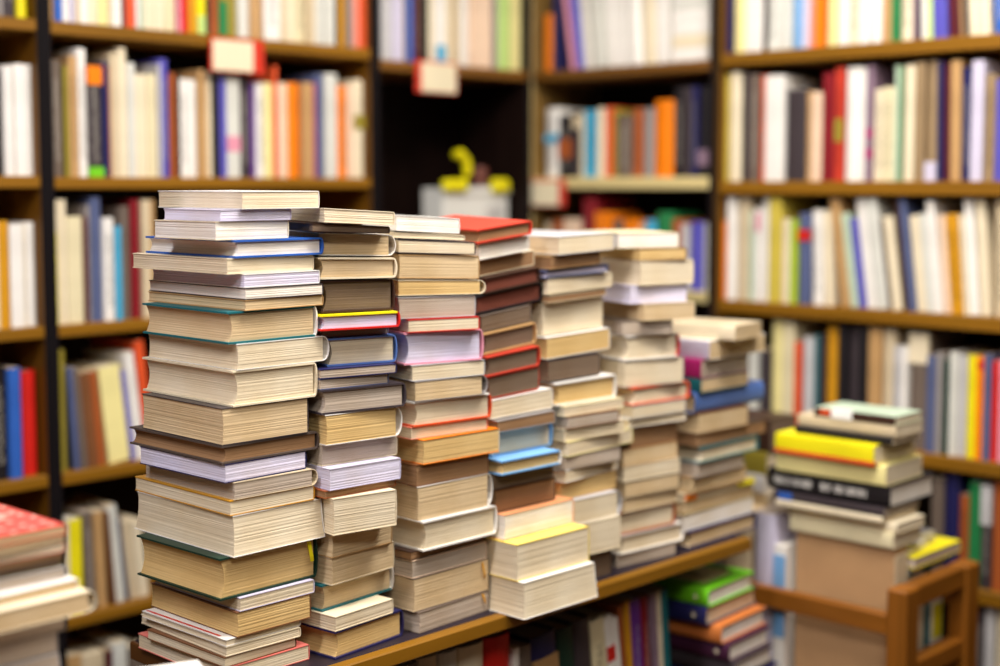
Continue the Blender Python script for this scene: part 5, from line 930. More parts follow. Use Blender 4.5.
 ('cream spine, second from the corner, second shelf of the bookcase beyond the trolley', 'books on the second shelf of the bookcase beyond the trolley', 'R', -1.9681, 1.504, 0.0, 0.0326, 0.2546, 0.175, 0.0033, 'cream', [], 0),
 ('charcoal spine, third from the corner, second shelf of the bookcase beyond the trolley', 'books on the second shelf of the bookcase beyond the trolley', 'R', -1.926, 1.504, 0.0, 0.0194, 0.2482, 0.165, 0.0036, 'charcoal', [], 0),
 ('taupe spine, fourth from the corner, second shelf of the bookcase beyond the trolley', 'books on the second shelf of the bookcase beyond the trolley', 'R', -1.9058, 1.504, 0.0, 0.0239, 0.2457, 0.173, 0.0008, 'taupe', [], 1),
 ('red-orange spine, fifth from the corner, second shelf of the bookcase beyond the trolley', 'books on the second shelf of the bookcase beyond the trolley', 'R', -1.8792, 1.504, 0.0, 0.0136, 0.2436, 0.16, 0.0075, 'redorange', [], 0),
 ('white spine, sixth from the corner, second shelf of the bookcase beyond the trolley', 'books on the second shelf of the bookcase beyond the trolley', 'R', -1.8645, 1.504, 0.0, 0.0499, 0.2406, 0.159, 0.0006, 'white', [], 0),
 ('charcoal spine, seventh from the corner, second shelf of the bookcase beyond the trolley', 'books on the second shelf of the bookcase beyond the trolley', 'R', -1.8116, 1.504, 0.0, 0.0525, 0.2078, 0.132, 0.0055, 'charcoal', ['.99,1,grey'], 0),
 ('tan spine, eighth from the corner, second shelf of the bookcase beyond the trolley', 'books on the second shelf of the bookcase beyond the trolley', 'R', -1.7583, 1.504, 0.0, 0.0101, 0.202, 0.134, 0.0098, 'tan', [], 0),
 ('peach spine, ninth from the corner, second shelf of the bookcase beyond the trolley', 'books on the second shelf of the bookcase beyond the trolley', 'R', -1.7472, 1.504, 0.0, 0.0293, 0.1988, 0.143, 0.0099, 'peach', [], 0),
 ('dark red spine, tenth from the corner, second shelf of the bookcase beyond the trolley', 'books on the second shelf of the bookcase beyond the trolley', 'R', -1.7133, 1.504, 0.0, 0.0278, 0.2392, 0.158, 0.0008, 'darkred', [], 0),
 ('brick red spine, eleventh from the corner, second shelf of the bookcase beyond the trolley', 'books on the second shelf of the bookcase beyond the trolley', 'R', -1.6848, 1.504, 0.0, 0.0218, 0.251, 0.163, 0.005, 'brick', ['.35,.55,olive'], 0),
 ('white spine, twelfth from the corner, second shelf of the bookcase beyond the trolley', 'books on the second shelf of the bookcase beyond the trolley', 'R', -1.6606, 1.504, 0.0, 0.0382, 0.2492, 0.174, 0.0045, 'white', [], 0),
 ('white spine, thirteenth from the corner, second shelf of the bookcase beyond the trolley', 'books on the second shelf of the bookcase beyond the trolley', 'R', -1.6214, 1.504, 0.0, 0.0112, 0.2457, 0.162, 0.0042, 'white', [], 0),
 ('mauve spine, fourteenth from the corner, second shelf of the bookcase beyond the trolley', 'books on the second shelf of the bookcase beyond the trolley', 'R', -1.6093, 1.504, 0.0, 0.0172, 0.2513, 0.173, 0.0067, 'mauve', ['.2,.28,magenta', '.38,.45,magenta'], 0),
 ('cream spine, fifteenth from the corner, second shelf of the bookcase beyond the trolley', 'books on the second shelf of the bookcase beyond the trolley', 'R', -1.589, 1.504, 0.0, 0.024, 0.1986, 0.14, 0.0085, 'cream', [], 0),
 ('ivory spine, sixteenth from the corner, second shelf of the bookcase beyond the trolley', 'books on the second shelf of the bookcase beyond the trolley', 'R', -1.5641, 1.504, 0.0, 0.0251, 0.2017, 0.14, 0.0012, 'ivory', [], 0),
 ('mint spine, seventeenth from the corner, second shelf of the bookcase beyond the trolley', 'books on the second shelf of the bookcase beyond the trolley', 'R', -1.5386, 1.504, 0.0, 0.0085, 0.2455, 0.174, 0.0029, 'mint', [], 0),
 ('sage spine, eighteenth from the corner, second shelf of the bookcase beyond the trolley', 'books on the second shelf of the bookcase beyond the trolley', 'R', -1.5292, 1.504, 0.0, 0.0094, 0.2449, 0.168, 0.0037, 'sage', [], 0),
 ('cream spine, nineteenth from the corner, second shelf of the bookcase beyond the trolley', 'books on the second shelf of the bookcase beyond the trolley', 'R', -1.5184, 1.504, 0.0, 0.0256, 0.246, 0.172, 0.002, 'cream', [], 0),
 ('khaki spine, twentieth from the corner, second shelf of the bookcase beyond the trolley', 'books on the second shelf of the bookcase beyond the trolley', 'R', -1.4918, 1.504, 0.0, 0.0218, 0.2509, 0.166, 0.0025, 'khaki', [], 0),
 ('khaki spine, twenty-first from the corner, second shelf of the bookcase beyond the trolley', 'books on the second shelf of the bookcase beyond the trolley', 'R', -1.4691, 1.504, 0.0, 0.0264, 0.2526, 0.165, 0.0088, 'khaki', ['.0,.16,lilac'], 0),
 ('navy spine, twenty-second from the corner, second shelf of the bookcase beyond the trolley', 'books on the second shelf of the bookcase beyond the trolley', 'R', -1.438, 1.504, 1.0, 0.0124, 0.2484, 0.17, 0.0033, 'navy', [], 0),
 ('maroon spine, twenty-third from the corner, second shelf of the bookcase beyond the trolley', 'books on the second shelf of the bookcase beyond the trolley', 'R', -1.4248, 1.504, 1.0, 0.0161, 0.2462, 0.165, 0.0099, 'maroon', [], 0),
 ('tan spine, twenty-fourth from the corner, second shelf of the bookcase beyond the trolley', 'books on the second shelf of the bookcase beyond the trolley', 'R', -1.4078, 1.504, 1.0, 0.0222, 0.2494, 0.17, 0.0023, 'tan', [], 0),
 ('navy spine, twenty-fifth from the corner, second shelf of the bookcase beyond the trolley', 'books on the second shelf of the bookcase beyond the trolley', 'R', -1.3845, 1.504, 1.0, 0.02, 0.2348, 0.166, 0.0065, 'navy', [], 1),
 ('lilac spine, twenty-sixth from the corner, second shelf of the bookcase beyond the trolley', 'books on the second shelf of the bookcase beyond the trolley', 'R', -1.3642, 1.504, 0.0, 0.0251, 0.2467, 0.178, 0.001, 'lilac', [], 0),
 ('khaki spine, twenty-seventh from the corner, second shelf of the bookcase beyond the trolley', 'books on the second shelf of the bookcase beyond the trolley', 'R', -1.3376, 1.504, 0.0, 0.0216, 0.2178, 0.148, 0.0082, 'khaki', [], 0),
 ('violet spine, twenty-eighth from the corner, second shelf of the bookcase beyond the trolley', 'books on the second shelf of the bookcase beyond the trolley', 'R', -1.315, 1.504, 0.0, 0.0212, 0.2066, 0.147, 0.0091, 'violet', [], 0),
 ('orange spine, first from the corner, third shelf of the bookcase beyond the trolley', 'books on the third shelf of the bookcase beyond the trolley', 'R', -1.9788, 1.225, 0.0, 0.006, 0.1851, 0.117, 0.0029, 'orange', [], 0),
 ('white spine, second from the corner, third shelf of the bookcase beyond the trolley', 'books on the third shelf of the bookcase beyond the trolley', 'R', -1.9724, 1.225, 0.0, 0.0288, 0.243, 0.158, 0.0019, 'white', [], 0),
 ('beige spine, third from the corner, third shelf of the bookcase beyond the trolley', 'books on the third shelf of the bookcase beyond the trolley', 'R', -1.9426, 1.225, 0.0, 0.0364, 0.2423, 0.174, 0.0058, 'beige', [], 0),
 ('mint spine, fourth from the corner, third shelf of the bookcase beyond the trolley', 'books on the third shelf of the bookcase beyond the trolley', 'R', -1.9048, 1.225, 0.0, 0.0133, 0.2099, 0.151, 0.0037, 'mint', [], 0),
 ('white spine, fifth from the corner, third shelf of the bookcase beyond the trolley', 'books on the third shelf of the bookcase beyond the trolley', 'R', -1.8904, 1.225, 0.0, 0.0154, 0.2171, 0.155, 0.0045, 'white', ['.75,.95,pink'], 0),
 ('white spine, sixth from the corner, third shelf of the bookcase beyond the trolley', 'books on the third shelf of the bookcase beyond the trolley', 'R', -1.8741, 1.225, 0.0, 0.0237, 0.2427, 0.16, 0.0078, 'white', [], 0),
 ('mustard spine, seventh from the corner, third shelf of the bookcase beyond the trolley', 'books on the third shelf of the bookcase beyond the trolley', 'R', -1.8496, 1.225, 0.0, 0.0324, 0.243, 0.174, 0.0011, 'mustard', [], 0),
 ('cream spine, eighth from the corner, third shelf of the bookcase beyond the trolley', 'books on the third shelf of the bookcase beyond the trolley', 'R', -1.8156, 1.225, 0.0, 0.0203, 0.1929, 0.133, 0.0062, 'cream', [], 0),
 ('yellowgreen spine, ninth from the corner, third shelf of the bookcase beyond the trolley', 'books on the third shelf of the bookcase beyond the trolley', 'R', -1.7943, 1.225, 0.0, 0.0188, 0.1921, 0.125, 0.0037, 'yellowgreen', [], 0),
 ('slate spine, tenth from the corner, third shelf of the bookcase beyond the trolley', 'books on the third shelf of the bookcase beyond the trolley', 'R', -1.7733, 1.225, 0.0, 0.0303, 0.2073, 0.134, 0.002, 'slate', ['.7,.82,red'], 0),
 ('white spine, eleventh from the corner, third shelf of the bookcase beyond the trolley', 'books on the third shelf of the bookcase beyond the trolley', 'R', -1.7371, 1.225, 1.5, 0.0295, 0.2145, 0.141, 0.006, 'white', [], 0),
 ('cream spine, twelfth from the corner, third shelf of the bookcase beyond the trolley', 'books on the third shelf of the bookcase beyond the trolley', 'R', -1.7035, 1.225, 2.5, 0.0224, 0.2128, 0.148, 0.002, 'cream', [], 0),
 ('tan spine, thirteenth from the corner, third shelf of the bookcase beyond the trolley', 'books on the third shelf of the bookcase beyond the trolley', 'R', -1.6578, 1.225, 8.6, 0.0244, 0.243, 0.155, 0.0033, 'tan', [], 0),
 ('mint spine, fourteenth from the corner, third shelf of the bookcase beyond the trolley', 'books on the third shelf of the bookcase beyond the trolley', 'R', -1.6328, 1.225, 8.6, 0.0186, 0.2093, 0.146, 0.0019, 'mint', [], 0),
 ('violet spine, fifteenth from the corner, third shelf of the bookcase beyond the trolley', 'books on the third shelf of the bookcase beyond the trolley', 'R', -1.613, 1.225, 8.1, 0.0175, 0.1983, 0.131, 0.002, 'violet', [], 0),
 ('white spine, sixteenth from the corner, third shelf of the bookcase beyond the trolley', 'books on the third shelf of the bookcase beyond the trolley', 'R', -1.5944, 1.225, 8.1, 0.0241, 0.243, 0.171, 0.0055, 'white', [], 0),
 ('pale grey spine, seventeenth from the corner, third shelf of the bookcase beyond the trolley', 'books on the third shelf of the bookcase beyond the trolley', 'R', -1.5693, 1.225, 8.1, 0.0255, 0.243, 0.157, 0.001, 'palegrey', [], 0),
 ('taupe spine, eighteenth from the corner, third shelf of the bookcase beyond the trolley', 'books on the third shelf of the bookcase beyond the trolley', 'R', -1.5428, 1.225, 8.1, 0.0111, 0.1973, 0.132, 0.0055, 'taupe', [], 0),
 ('cream spine, nineteenth from the corner, third shelf of the bookcase beyond the trolley', 'books on the third shelf of the bookcase beyond the trolley', 'R', -1.5309, 1.225, 8.1, 0.0213, 0.2041, 0.142, 0.0009, 'cream', [], 0),
 ('dark brown spine, twentieth from the corner, third shelf of the bookcase beyond the trolley', 'books on the third shelf of the bookcase beyond the trolley', 'R', -1.508, 1.225, 7.6, 0.014, 0.243, 0.159, 0.007, 'darkbrown', [], 0),
 ('slate spine, twenty-first from the corner, third shelf of the bookcase beyond the trolley', 'books on the third shelf of the bookcase beyond the trolley', 'R', -1.4929, 1.225, 7.6, 0.0153, 0.243, 0.163, 0.0028, 'slate', [], 0),
 ('cream spine, twenty-second from the corner, third shelf of the bookcase beyond the trolley', 'books on the third shelf of the bookcase beyond the trolley', 'R', -1.4766, 1.225, 7.1, 0.022, 0.2066, 0.137, 0.0095, 'cream', [], 0),
 ('pale grey spine, twenty-third from the corner, third shelf of the bookcase beyond the trolley', 'books on the third shelf of the bookcase beyond the trolley', 'R', -1.4535, 1.225, 6.6, 0.0173, 0.211, 0.14, 0.0057, 'palegrey', [], 0),
 ('white spine, twenty-fourth from the corner, third shelf of the bookcase beyond the trolley', 'books on the third shelf of the bookcase beyond the trolley', 'R', -1.4354, 1.225, 6.6, 0.0183, 0.2388, 0.16, 0.0042, 'white', [], 0),
 ('peach spine, twenty-fifth from the corner, third shelf of the bookcase beyond the trolley', 'books on the third shelf of the bookcase beyond the trolley', 'R', -1.4157, 1.225, 5.6, 0.019, 0.2091, 0.149, 0.01, 'peach', [], 0),
 ('gold spine, twenty-sixth from the corner, third shelf of the bookcase beyond the trolley', 'books on the third shelf of the bookcase beyond the trolley', 'R', -1.3954, 1.225, 5.6, 0.0266, 0.2094, 0.14, 0.002, 'gold', [], 0),
 ('cream spine, twenty-seventh from the corner, third shelf of the bookcase beyond the trolley', 'books on the third shelf of the bookcase beyond the trolley', 'R', -1.3678, 1.225, 5.1, 0.0079, 0.2096, 0.147, 0.002, 'cream', [], 0),
 ('white spine, twenty-eighth from the corner, third shelf of the bookcase beyond the trolley', 'books on the third shelf of the bookcase beyond the trolley', 'R', -1.359, 1.225, 5.1, 0.021, 0.243, 0.155, 0.009, 'white', [], 0),
 ('cream spine, twenty-ninth from the corner, third shelf of the bookcase beyond the trolley', 'books on the third shelf of the bookcase beyond the trolley', 'R', -1.3371, 1.225, 4.6, 0.0221, 0.243, 0.164, 0.0082, 'cream', [], 0),
 ('beige spine, thirtieth from the corner, third shelf of the bookcase beyond the trolley', 'books on the third shelf of the bookcase beyond the trolley', 'R', -1.3076, 1.225, 1.5, 0.0256, 0.243, 0.163, 0.0088, 'beige', [], 0),
 ('pale grey spine, first from the corner, fourth shelf of the bookcase beyond the trolley', 'books on the fourth shelf of the bookcase beyond the trolley', 'R', -1.9015, 0.925, 0.0, 0.0251, 0.1845, 0.125, 0.0016, 'palegrey', [], 0),
 ('charcoal spine, second from the corner, fourth shelf of the bookcase beyond the trolley', 'books on the fourth shelf of the bookcase beyond the trolley', 'R', -1.8754, 0.925, 0.0, 0.0292, 0.1868, 0.117, 0.0055, 'charcoal', [], 0),
 ('pale yellow spine, third from the corner, fourth shelf of the bookcase beyond the trolley', 'books on the fourth shelf of the bookcase beyond the trolley', 'R', -1.8441, 0.925, 0.0, 0.0326, 0.2592, 0.179, 0.0091, 'paleyellow', [], 0),
 ('ivory spine, fourth from the corner, fourth shelf of the bookcase beyond the trolley', 'books on the fourth shelf of the bookcase beyond the trolley', 'R', -1.8104, 0.925, 0.0, 0.0297, 0.2567, 0.166, 0.0062, 'ivory', [], 0),
 ('red-orange spine, fifth from the corner, fourth shelf of the bookcase beyond the trolley', 'books on the fourth shelf of the bookcase beyond the trolley', 'R', -1.7789, 0.925, 0.0, 0.0196, 0.2125, 0.142, 0.005, 'redorange', [], 0),
 ('silver spine, sixth from the corner, fourth shelf of the bookcase beyond the trolley', 'books on the fourth shelf of the bookcase beyond the trolley', 'R', -1.7579, 0.925, 0.0, 0.0288, 0.2259, 0.147, 0.0028, 'silver', [], 0),
 ('teal spine, seventh from the corner, fourth shelf of the bookcase beyond the trolley', 'books on the fourth shelf of the bookcase beyond the trolley', 'R', -1.7278, 0.925, 0.0, 0.0132, 0.2321, 0.158, 0.0093, 'teal', [], 0),
 ('charcoal spine, eighth from the corner, fourth shelf of the bookcase beyond the trolley', 'books on the fourth shelf of the bookcase beyond the trolley', 'R', -1.7135, 0.925, 0.0, 0.0129, 0.2331, 0.151, 0.0049, 'charcoal', [], 0),
 ('gold spine, ninth from the corner, fourth shelf of the bookcase beyond the trolley', 'books on the fourth shelf of the bookcase beyond the trolley', 'R', -1.6993, 0.925, 0.0, 0.0301, 0.2528, 0.178, 0.0097, 'gold', [], 0),
 ('black spine, tenth from the corner, fourth shelf of the bookcase beyond the trolley', 'books on the fourth shelf of the bookcase beyond the trolley', 'R', -1.6676, 0.925, 0.0, 0.0252, 0.2571, 0.169, 0.0013, 'black', [], 0),
 ('charcoal spine, eleventh from the corner, fourth shelf of the bookcase beyond the trolley', 'books on the fourth shelf of the bookcase beyond the trolley', 'R', -1.6413, 0.925, 0.0, 0.0264, 0.2545, 0.182, 0.0098, 'charcoal', [], 0),
 ('black spine, twelfth from the corner, fourth shelf of the bookcase beyond the trolley', 'books on the fourth shelf of the bookcase beyond the trolley', 'R', -1.6139, 0.925, 0.0, 0.0237, 0.2585, 0.175, 0.0005, 'black', [], 0),
 ('tan spine, thirteenth from the corner, fourth shelf of the bookcase beyond the trolley', 'books on the fourth shelf of the bookcase beyond the trolley', 'R', -1.5888, 0.925, 0.0, 0.0302, 0.2583, 0.184, 0.0039, 'tan', [], 0),
 ('beige spine, fourteenth from the corner, fourth shelf of the bookcase beyond the trolley', 'books on the fourth shelf of the bookcase beyond the trolley', 'R', -1.5576, 0.925, 0.0, 0.0303, 0.2569, 0.183, 0.0062, 'beige', [], 0),
 ('silver spine, fifteenth from the corner, fourth shelf of the bookcase beyond the trolley', 'books on the fourth shelf of the bookcase beyond the trolley', 'R', -1.5259, 0.925, 0.0, 0.0157, 0.2229, 0.158, 0.0016, 'silver', [], 0),
 ('white spine, sixteenth from the corner, fourth shelf of the bookcase beyond the trolley', 'books on the fourth shelf of the bookcase beyond the trolley', 'R', -1.5092, 0.925, 0.0, 0.0146, 0.2242, 0.158, 0.0022, 'white', [], 0),
 ('taupe spine, seventeenth from the corner, fourth shelf of the bookcase beyond the trolley', 'books on the fourth shelf of the bookcase beyond the trolley', 'R', -1.494, 0.925, 0.0, 0.0443, 0.2546, 0.171, 0.0085, 'taupe', ['.74,1,cream'], 0),
 ('slate spine, eighteenth from the corner, fourth shelf of the bookcase beyond the trolley', 'books on the fourth shelf of the bookcase beyond the trolley', 'R', -1.448, 0.925, 0.0, 0.0186, 0.2099, 0.149, 0.0018, 'slate', [], 0),
 ('grey spine, nineteenth from the corner, fourth shelf of the bookcase beyond the trolley', 'books on the fourth shelf of the bookcase beyond the trolley', 'R', -1.4285, 0.925, 0.0, 0.015, 0.2177, 0.142, 0.004, 'grey', [], 0),
 ('dark green spine, twentieth from the corner, fourth shelf of the bookcase beyond the trolley', 'books on the fourth shelf of the bookcase beyond the trolley', 'R', -1.4124, 0.925, 0.0, 0.0145, 0.2041, 0.139, 0.0038, 'darkgreen', [], 0),
 ('pale grey spine, twenty-first from the corner, fourth shelf of the bookcase beyond the trolley', 'books on the fourth shelf of the bookcase beyond the trolley', 'R', -1.3968, 0.925, 0.0, 0.0179, 0.2204, 0.142, 0.0025, 'palegrey', [], 0),
 ('silver spine, twenty-second from the corner, fourth shelf of the bookcase beyond the trolley', 'books on the fourth shelf of the bookcase beyond the trolley', 'R', -1.3778, 0.925, 0.0, 0.0156, 0.2155, 0.151, 0.009, 'silver', [], 0),
 ('yellow spine, twenty-third from the corner, fourth shelf of the bookcase beyond the trolley', 'books on the fourth shelf of the bookcase beyond the trolley', 'R', -1.3609, 0.925, 0.0, 0.0242, 0.2173, 0.139, 0.0056, 'yellow', [], 0),
 ('orange spine, twenty-fourth from the corner, fourth shelf of the bookcase beyond the trolley', 'books on the fourth shelf of the bookcase beyond the trolley', 'R', -1.3358, 0.925, 0.0, 0.0144, 0.2169, 0.153, 0.0004, 'orange', ['.88,.95,red'], 0),
 ('slate spine, twenty-fifth from the corner, fourth shelf of the bookcase beyond the trolley', 'books on the fourth shelf of the bookcase beyond the trolley', 'R', -1.3206, 0.925, 0.0, 0.0156, 0.2223, 0.158, 0.0012, 'slate', [], 0),
 ('red spine, twenty-sixth from the corner, fourth shelf of the bookcase beyond the trolley', 'books on the fourth shelf of the bookcase beyond the trolley', 'R', -1.3039, 0.925, 0.0, 0.0151, 0.2092, 0.144, 0.0055, 'red', [], 0),
 ('pink spine, twenty-seventh from the corner, fourth shelf of the bookcase beyond the trolley', 'books on the fourth shelf of the bookcase beyond the trolley', 'R', -1.288, 0.925, 0.0, 0.0205, 0.2128, 0.147, 0.0031, 'pink', [], 0),
 ('taupe spine, first from the corner, fifth shelf of the bookcase beyond the trolley', 'books on the fifth shelf of the bookcase beyond the trolley', 'R', -1.4326, 0.653, 0.0, 0.0275, 0.219, 0.147, 0.0058, 'taupe', [], 0),
 ('navy spine, second from the corner, fifth shelf of the bookcase beyond the trolley', 'books on the fifth shelf of the bookcase beyond the trolley', 'R', -1.403, 0.653, 0.0, 0.0317, 0.236, 0.159, 0.0066, 'navy', [], 0),
 ('rust spine, third from the corner, fifth shelf of the bookcase beyond the trolley', 'books on the fifth shelf of the bookcase beyond the trolley', 'R', -1.3697, 0.653, 0.0, 0.0226, 0.1913, 0.129, 0.0044, 'rust', [], 0),
 ('green spine, fourth from the corner, fifth shelf of the bookcase beyond the trolley', 'books on the fifth shelf of the bookcase beyond the trolley', 'R', -1.3464, 0.653, 0.0, 0.0256, 0.2226, 0.142, 0.0062, 'green', [], 0),
 ('charcoal spine, fifth from the corner, fifth shelf of the bookcase beyond the trolley', 'books on the fifth shelf of the bookcase beyond the trolley', 'R', -1.3199, 0.653, 0.0, 0.024, 0.2263, 0.154, 0.0024, 'charcoal', ['.6,.97,silver'], 0),
 ('rust spine, sixth from the corner, fifth shelf of the bookcase beyond the trolley', 'books on the fifth shelf of the bookcase beyond the trolley', 'R', -1.2938, 0.653, 0.0, 0.0259, 0.2302, 0.162, 0.0078, 'rust', [], 0),
 ('charcoal spine, first from the corner, lowest visible shelf of the bookcase beyond the trolley', 'books on the lowest visible shelf of the bookcase beyond the trolley', 'R', -1.3228, 0.36, 0.0, 0.0199, 0.257, 0.174, 0.0018, 'charcoal', [], 0),
 ('silver spine, second from the corner, lowest visible shelf of the bookcase beyond the trolley', 'books on the lowest visible shelf of the bookcase beyond the trolley', 'R', -1.3018, 0.36, 0.0, 0.0186, 0.257, 0.174, 0.0011, 'silver', [], 0),
 ('cream spine, third from the corner, lowest visible shelf of the bookcase beyond the trolley', 'books on the lowest visible shelf of the bookcase beyond the trolley', 'R', -1.2821, 0.36, 0.0, 0.027, 0.257, 0.167, 0.0043, 'cream', [], 0),
 ('taupe spine, first along the shaded shelf under the tabletop stacks', 'books on the shelf under the tabletop stacks', 'T', 1.384, 0.5, 0.0, 0.0279, 0.2979, 0.15, 0.0, 'taupe', [], 0),
 ('beige spine, second along the shaded shelf under the tabletop stacks', 'books on the shelf under the tabletop stacks', 'T', 1.4159, 0.5, 0.0, 0.0409, 0.2991, 0.15, 0.0, 'beige', [], 0),
 ('pale grey spine, third along the shaded shelf under the tabletop stacks', 'books on the shelf under the tabletop stacks', 'T', 1.4589, 0.5, 0.0, 0.0399, 0.2965, 0.15, 0.0, 'palegrey', [], 0),
 ('cream spine, fourth along the shaded shelf under the tabletop stacks', 'books on the shelf under the tabletop stacks', 'T', 1.4999, 0.5, 0.0, 0.0576, 0.2954, 0.15, 0.0, 'cream', [], 0),
 ('red spine, fifth along the shaded shelf under the tabletop stacks', 'books on the shelf under the tabletop stacks', 'T', 1.5598, 0.5, 0.0, 0.0565, 0.2958, 0.15, 0.0, 'red', ['.0,.8,rust'], 0),
 ('white spine, sixth along the shaded shelf under the tabletop stacks', 'books on the shelf under the tabletop stacks', 'T', 1.6186, 0.5, 0.0, 0.0139, 0.2676, 0.15, 0.0, 'white', [], 0),
 ('taupe spine, seventh along the shaded shelf under the tabletop stacks', 'books on the shelf under the tabletop stacks', 'T', 1.6488, 0.5, 3.0, 0.0235, 0.2663, 0.15, 0.0, 'taupe', [], 0),
 ('navy spine, eighth along the shaded shelf under the tabletop stacks', 'books on the shelf under the tabletop stacks', 'T', 1.6844, 0.5, 5.0, 0.0602, 0.273, 0.15, 0.0, 'navy', ['.75,.86,tan'], 0),
 ('dark green spine, ninth along the shaded shelf under the tabletop stacks', 'books on the shelf under the tabletop stacks', 'T', 1.752, 0.5, 6.0, 0.0397, 0.273, 0.15, 0.0, 'darkgreen', [], 0),
 ('charcoal spine, tenth along the shaded shelf under the tabletop stacks', 'books on the shelf under the tabletop stacks', 'T', 1.7933, 0.5, 6.0, 0.0397, 0.2772, 0.15, 0.0, 'charcoal', [], 0),
 ('ivory spine, eleventh along the shaded shelf under the tabletop stacks', 'books on the shelf under the tabletop stacks', 'T', 1.8381, 0.5, 6.93, 0.0354, 0.269, 0.15, 0.0, 'ivory', [], 1),
 ('white spine, twelfth along the shaded shelf under the tabletop stacks', 'books on the shelf under the tabletop stacks', 'T', 1.8795, 0.5, 8.0, 0.0214, 0.2699, 0.15, 0.0, 'white', ['.7,.8,red'], 0),
 ('white spine, thirteenth along the shaded shelf under the tabletop stacks', 'books on the shelf under the tabletop stacks', 'T', 1.9014, 0.5, 7.98, 0.0134, 0.2622, 0.15, 0.0, 'white', [], 0),
 ('rust spine, fourteenth along the shaded shelf under the tabletop stacks', 'books on the shelf under the tabletop stacks', 'T', 1.9152, 0.5, 7.0, 0.0092, 0.2819, 0.15, 0.0, 'rust', [], 0),
 ('gold spine, fifteenth along the shaded shelf under the tabletop stacks', 'books on the shelf under the tabletop stacks', 'T', 1.9248, 0.5, 6.0, 0.0158, 0.2845, 0.15, 0.0, 'gold', [], 0),
 ('purple spine, sixteenth along the shaded shelf under the tabletop stacks', 'books on the shelf under the tabletop stacks', 'T', 1.9413, 0.5, 6.0, 0.0269, 0.2828, 0.15, 0.0, 'purple', [], 1),
 ('dark red spine, seventeenth along the shaded shelf under the tabletop stacks', 'books on the shelf under the tabletop stacks', 'T', 1.9686, 0.5, 5.5, 0.0239, 0.2821, 0.15, 0.0, 'darkred', [], 1),
 ('mauve spine, eighteenth along the shaded shelf under the tabletop stacks', 'books on the shelf under the tabletop stacks', 'T', 1.9928, 0.5, 5.0, 0.0175, 0.2823, 0.15, 0.0, 'mauve', [], 0),
 ('cream spine, nineteenth along the shaded shelf under the tabletop stacks', 'books on the shelf under the tabletop stacks', 'T', 2.0115, 0.5, 5.0, 0.0115, 0.2824, 0.15, 0.0, 'cream', [], 0),
 ('teal spine, twentieth along the shaded shelf under the tabletop stacks', 'books on the shelf under the tabletop stacks', 'T', 2.0242, 0.5, 5.0, 0.0236, 0.2821, 0.15, 0.0, 'teal', [], 0),
]

KIND = {'pb': 'paperback_book', 'hb': 'hardback_book', 'mag': 'magazine'}
CAT = {'pb': 'book', 'hb': 'book', 'mag': 'magazine'}

for (style, label, group, x, y, z, yaw, W, H, T, t0, t1, cov, page, o) in STACKED:
    rz = R(yaw) + (math.pi if 'flip' in o else 0.0)
    e = empty(KIND[style], (x, y, z), rz, label, CAT[style], group)
    c = make_book(e, W, H, T, style, cov, page, o, False, t0, t1)
    if 'dots' in o:
        MB().box((-W / 2 + 0.0008, -H / 2 + 0.0008, T - 0.0002), (W / 2 - 0.002, H / 2 - 0.0008, T + 0.0003)).build('front_cover', dotted_mat(), e)['label'] = 'red front cover dotted with white'

LEFT_FRONT, RIGHT_FRONT = 2.560, 2.820
TABLE_SPINES = 1.515
for (label, group, side, u, z, lean, T, H, D, back, colr, bands, pr) in SHELVED:
    th = R(lean)
    ct, sn = math.cos(th), math.sin(th)
    e = empty('book', (0, 0, 0), 0, label, 'book', group)
    # the foot's lower edge on the -u side stays on the shelf; the book leans towards -u
    if side == 'R':
        base = Matrix.Translation((RIGHT_FRONT + 0.014 + back, -u, z)) @ Matrix.Rotation(-math.pi / 2, 4, 'Z')
    elif side == 'L':
        base = Matrix.Translation((u, LEFT_FRONT + 0.014 + back, z))
    else:
        base = Matrix.Translation((u, TABLE_SPINES + back, z))
    e.matrix_world = base @ Matrix.Rotation(-th, 4, 'Y') @ Matrix.Translation((T / 2, 0, 0))
    dark = sum(PALETTE[colr]) < 330
    make_book(e, D, H, T, 'hb' if (T > 0.03 and dark) else 'pb', colr, random.choice('CCTWG'), {'round': 1} if (T > 0.022 and random.random() < 0.5) else {}, True, 0, 0, bool(pr) or random.random() < 0.12, bands)


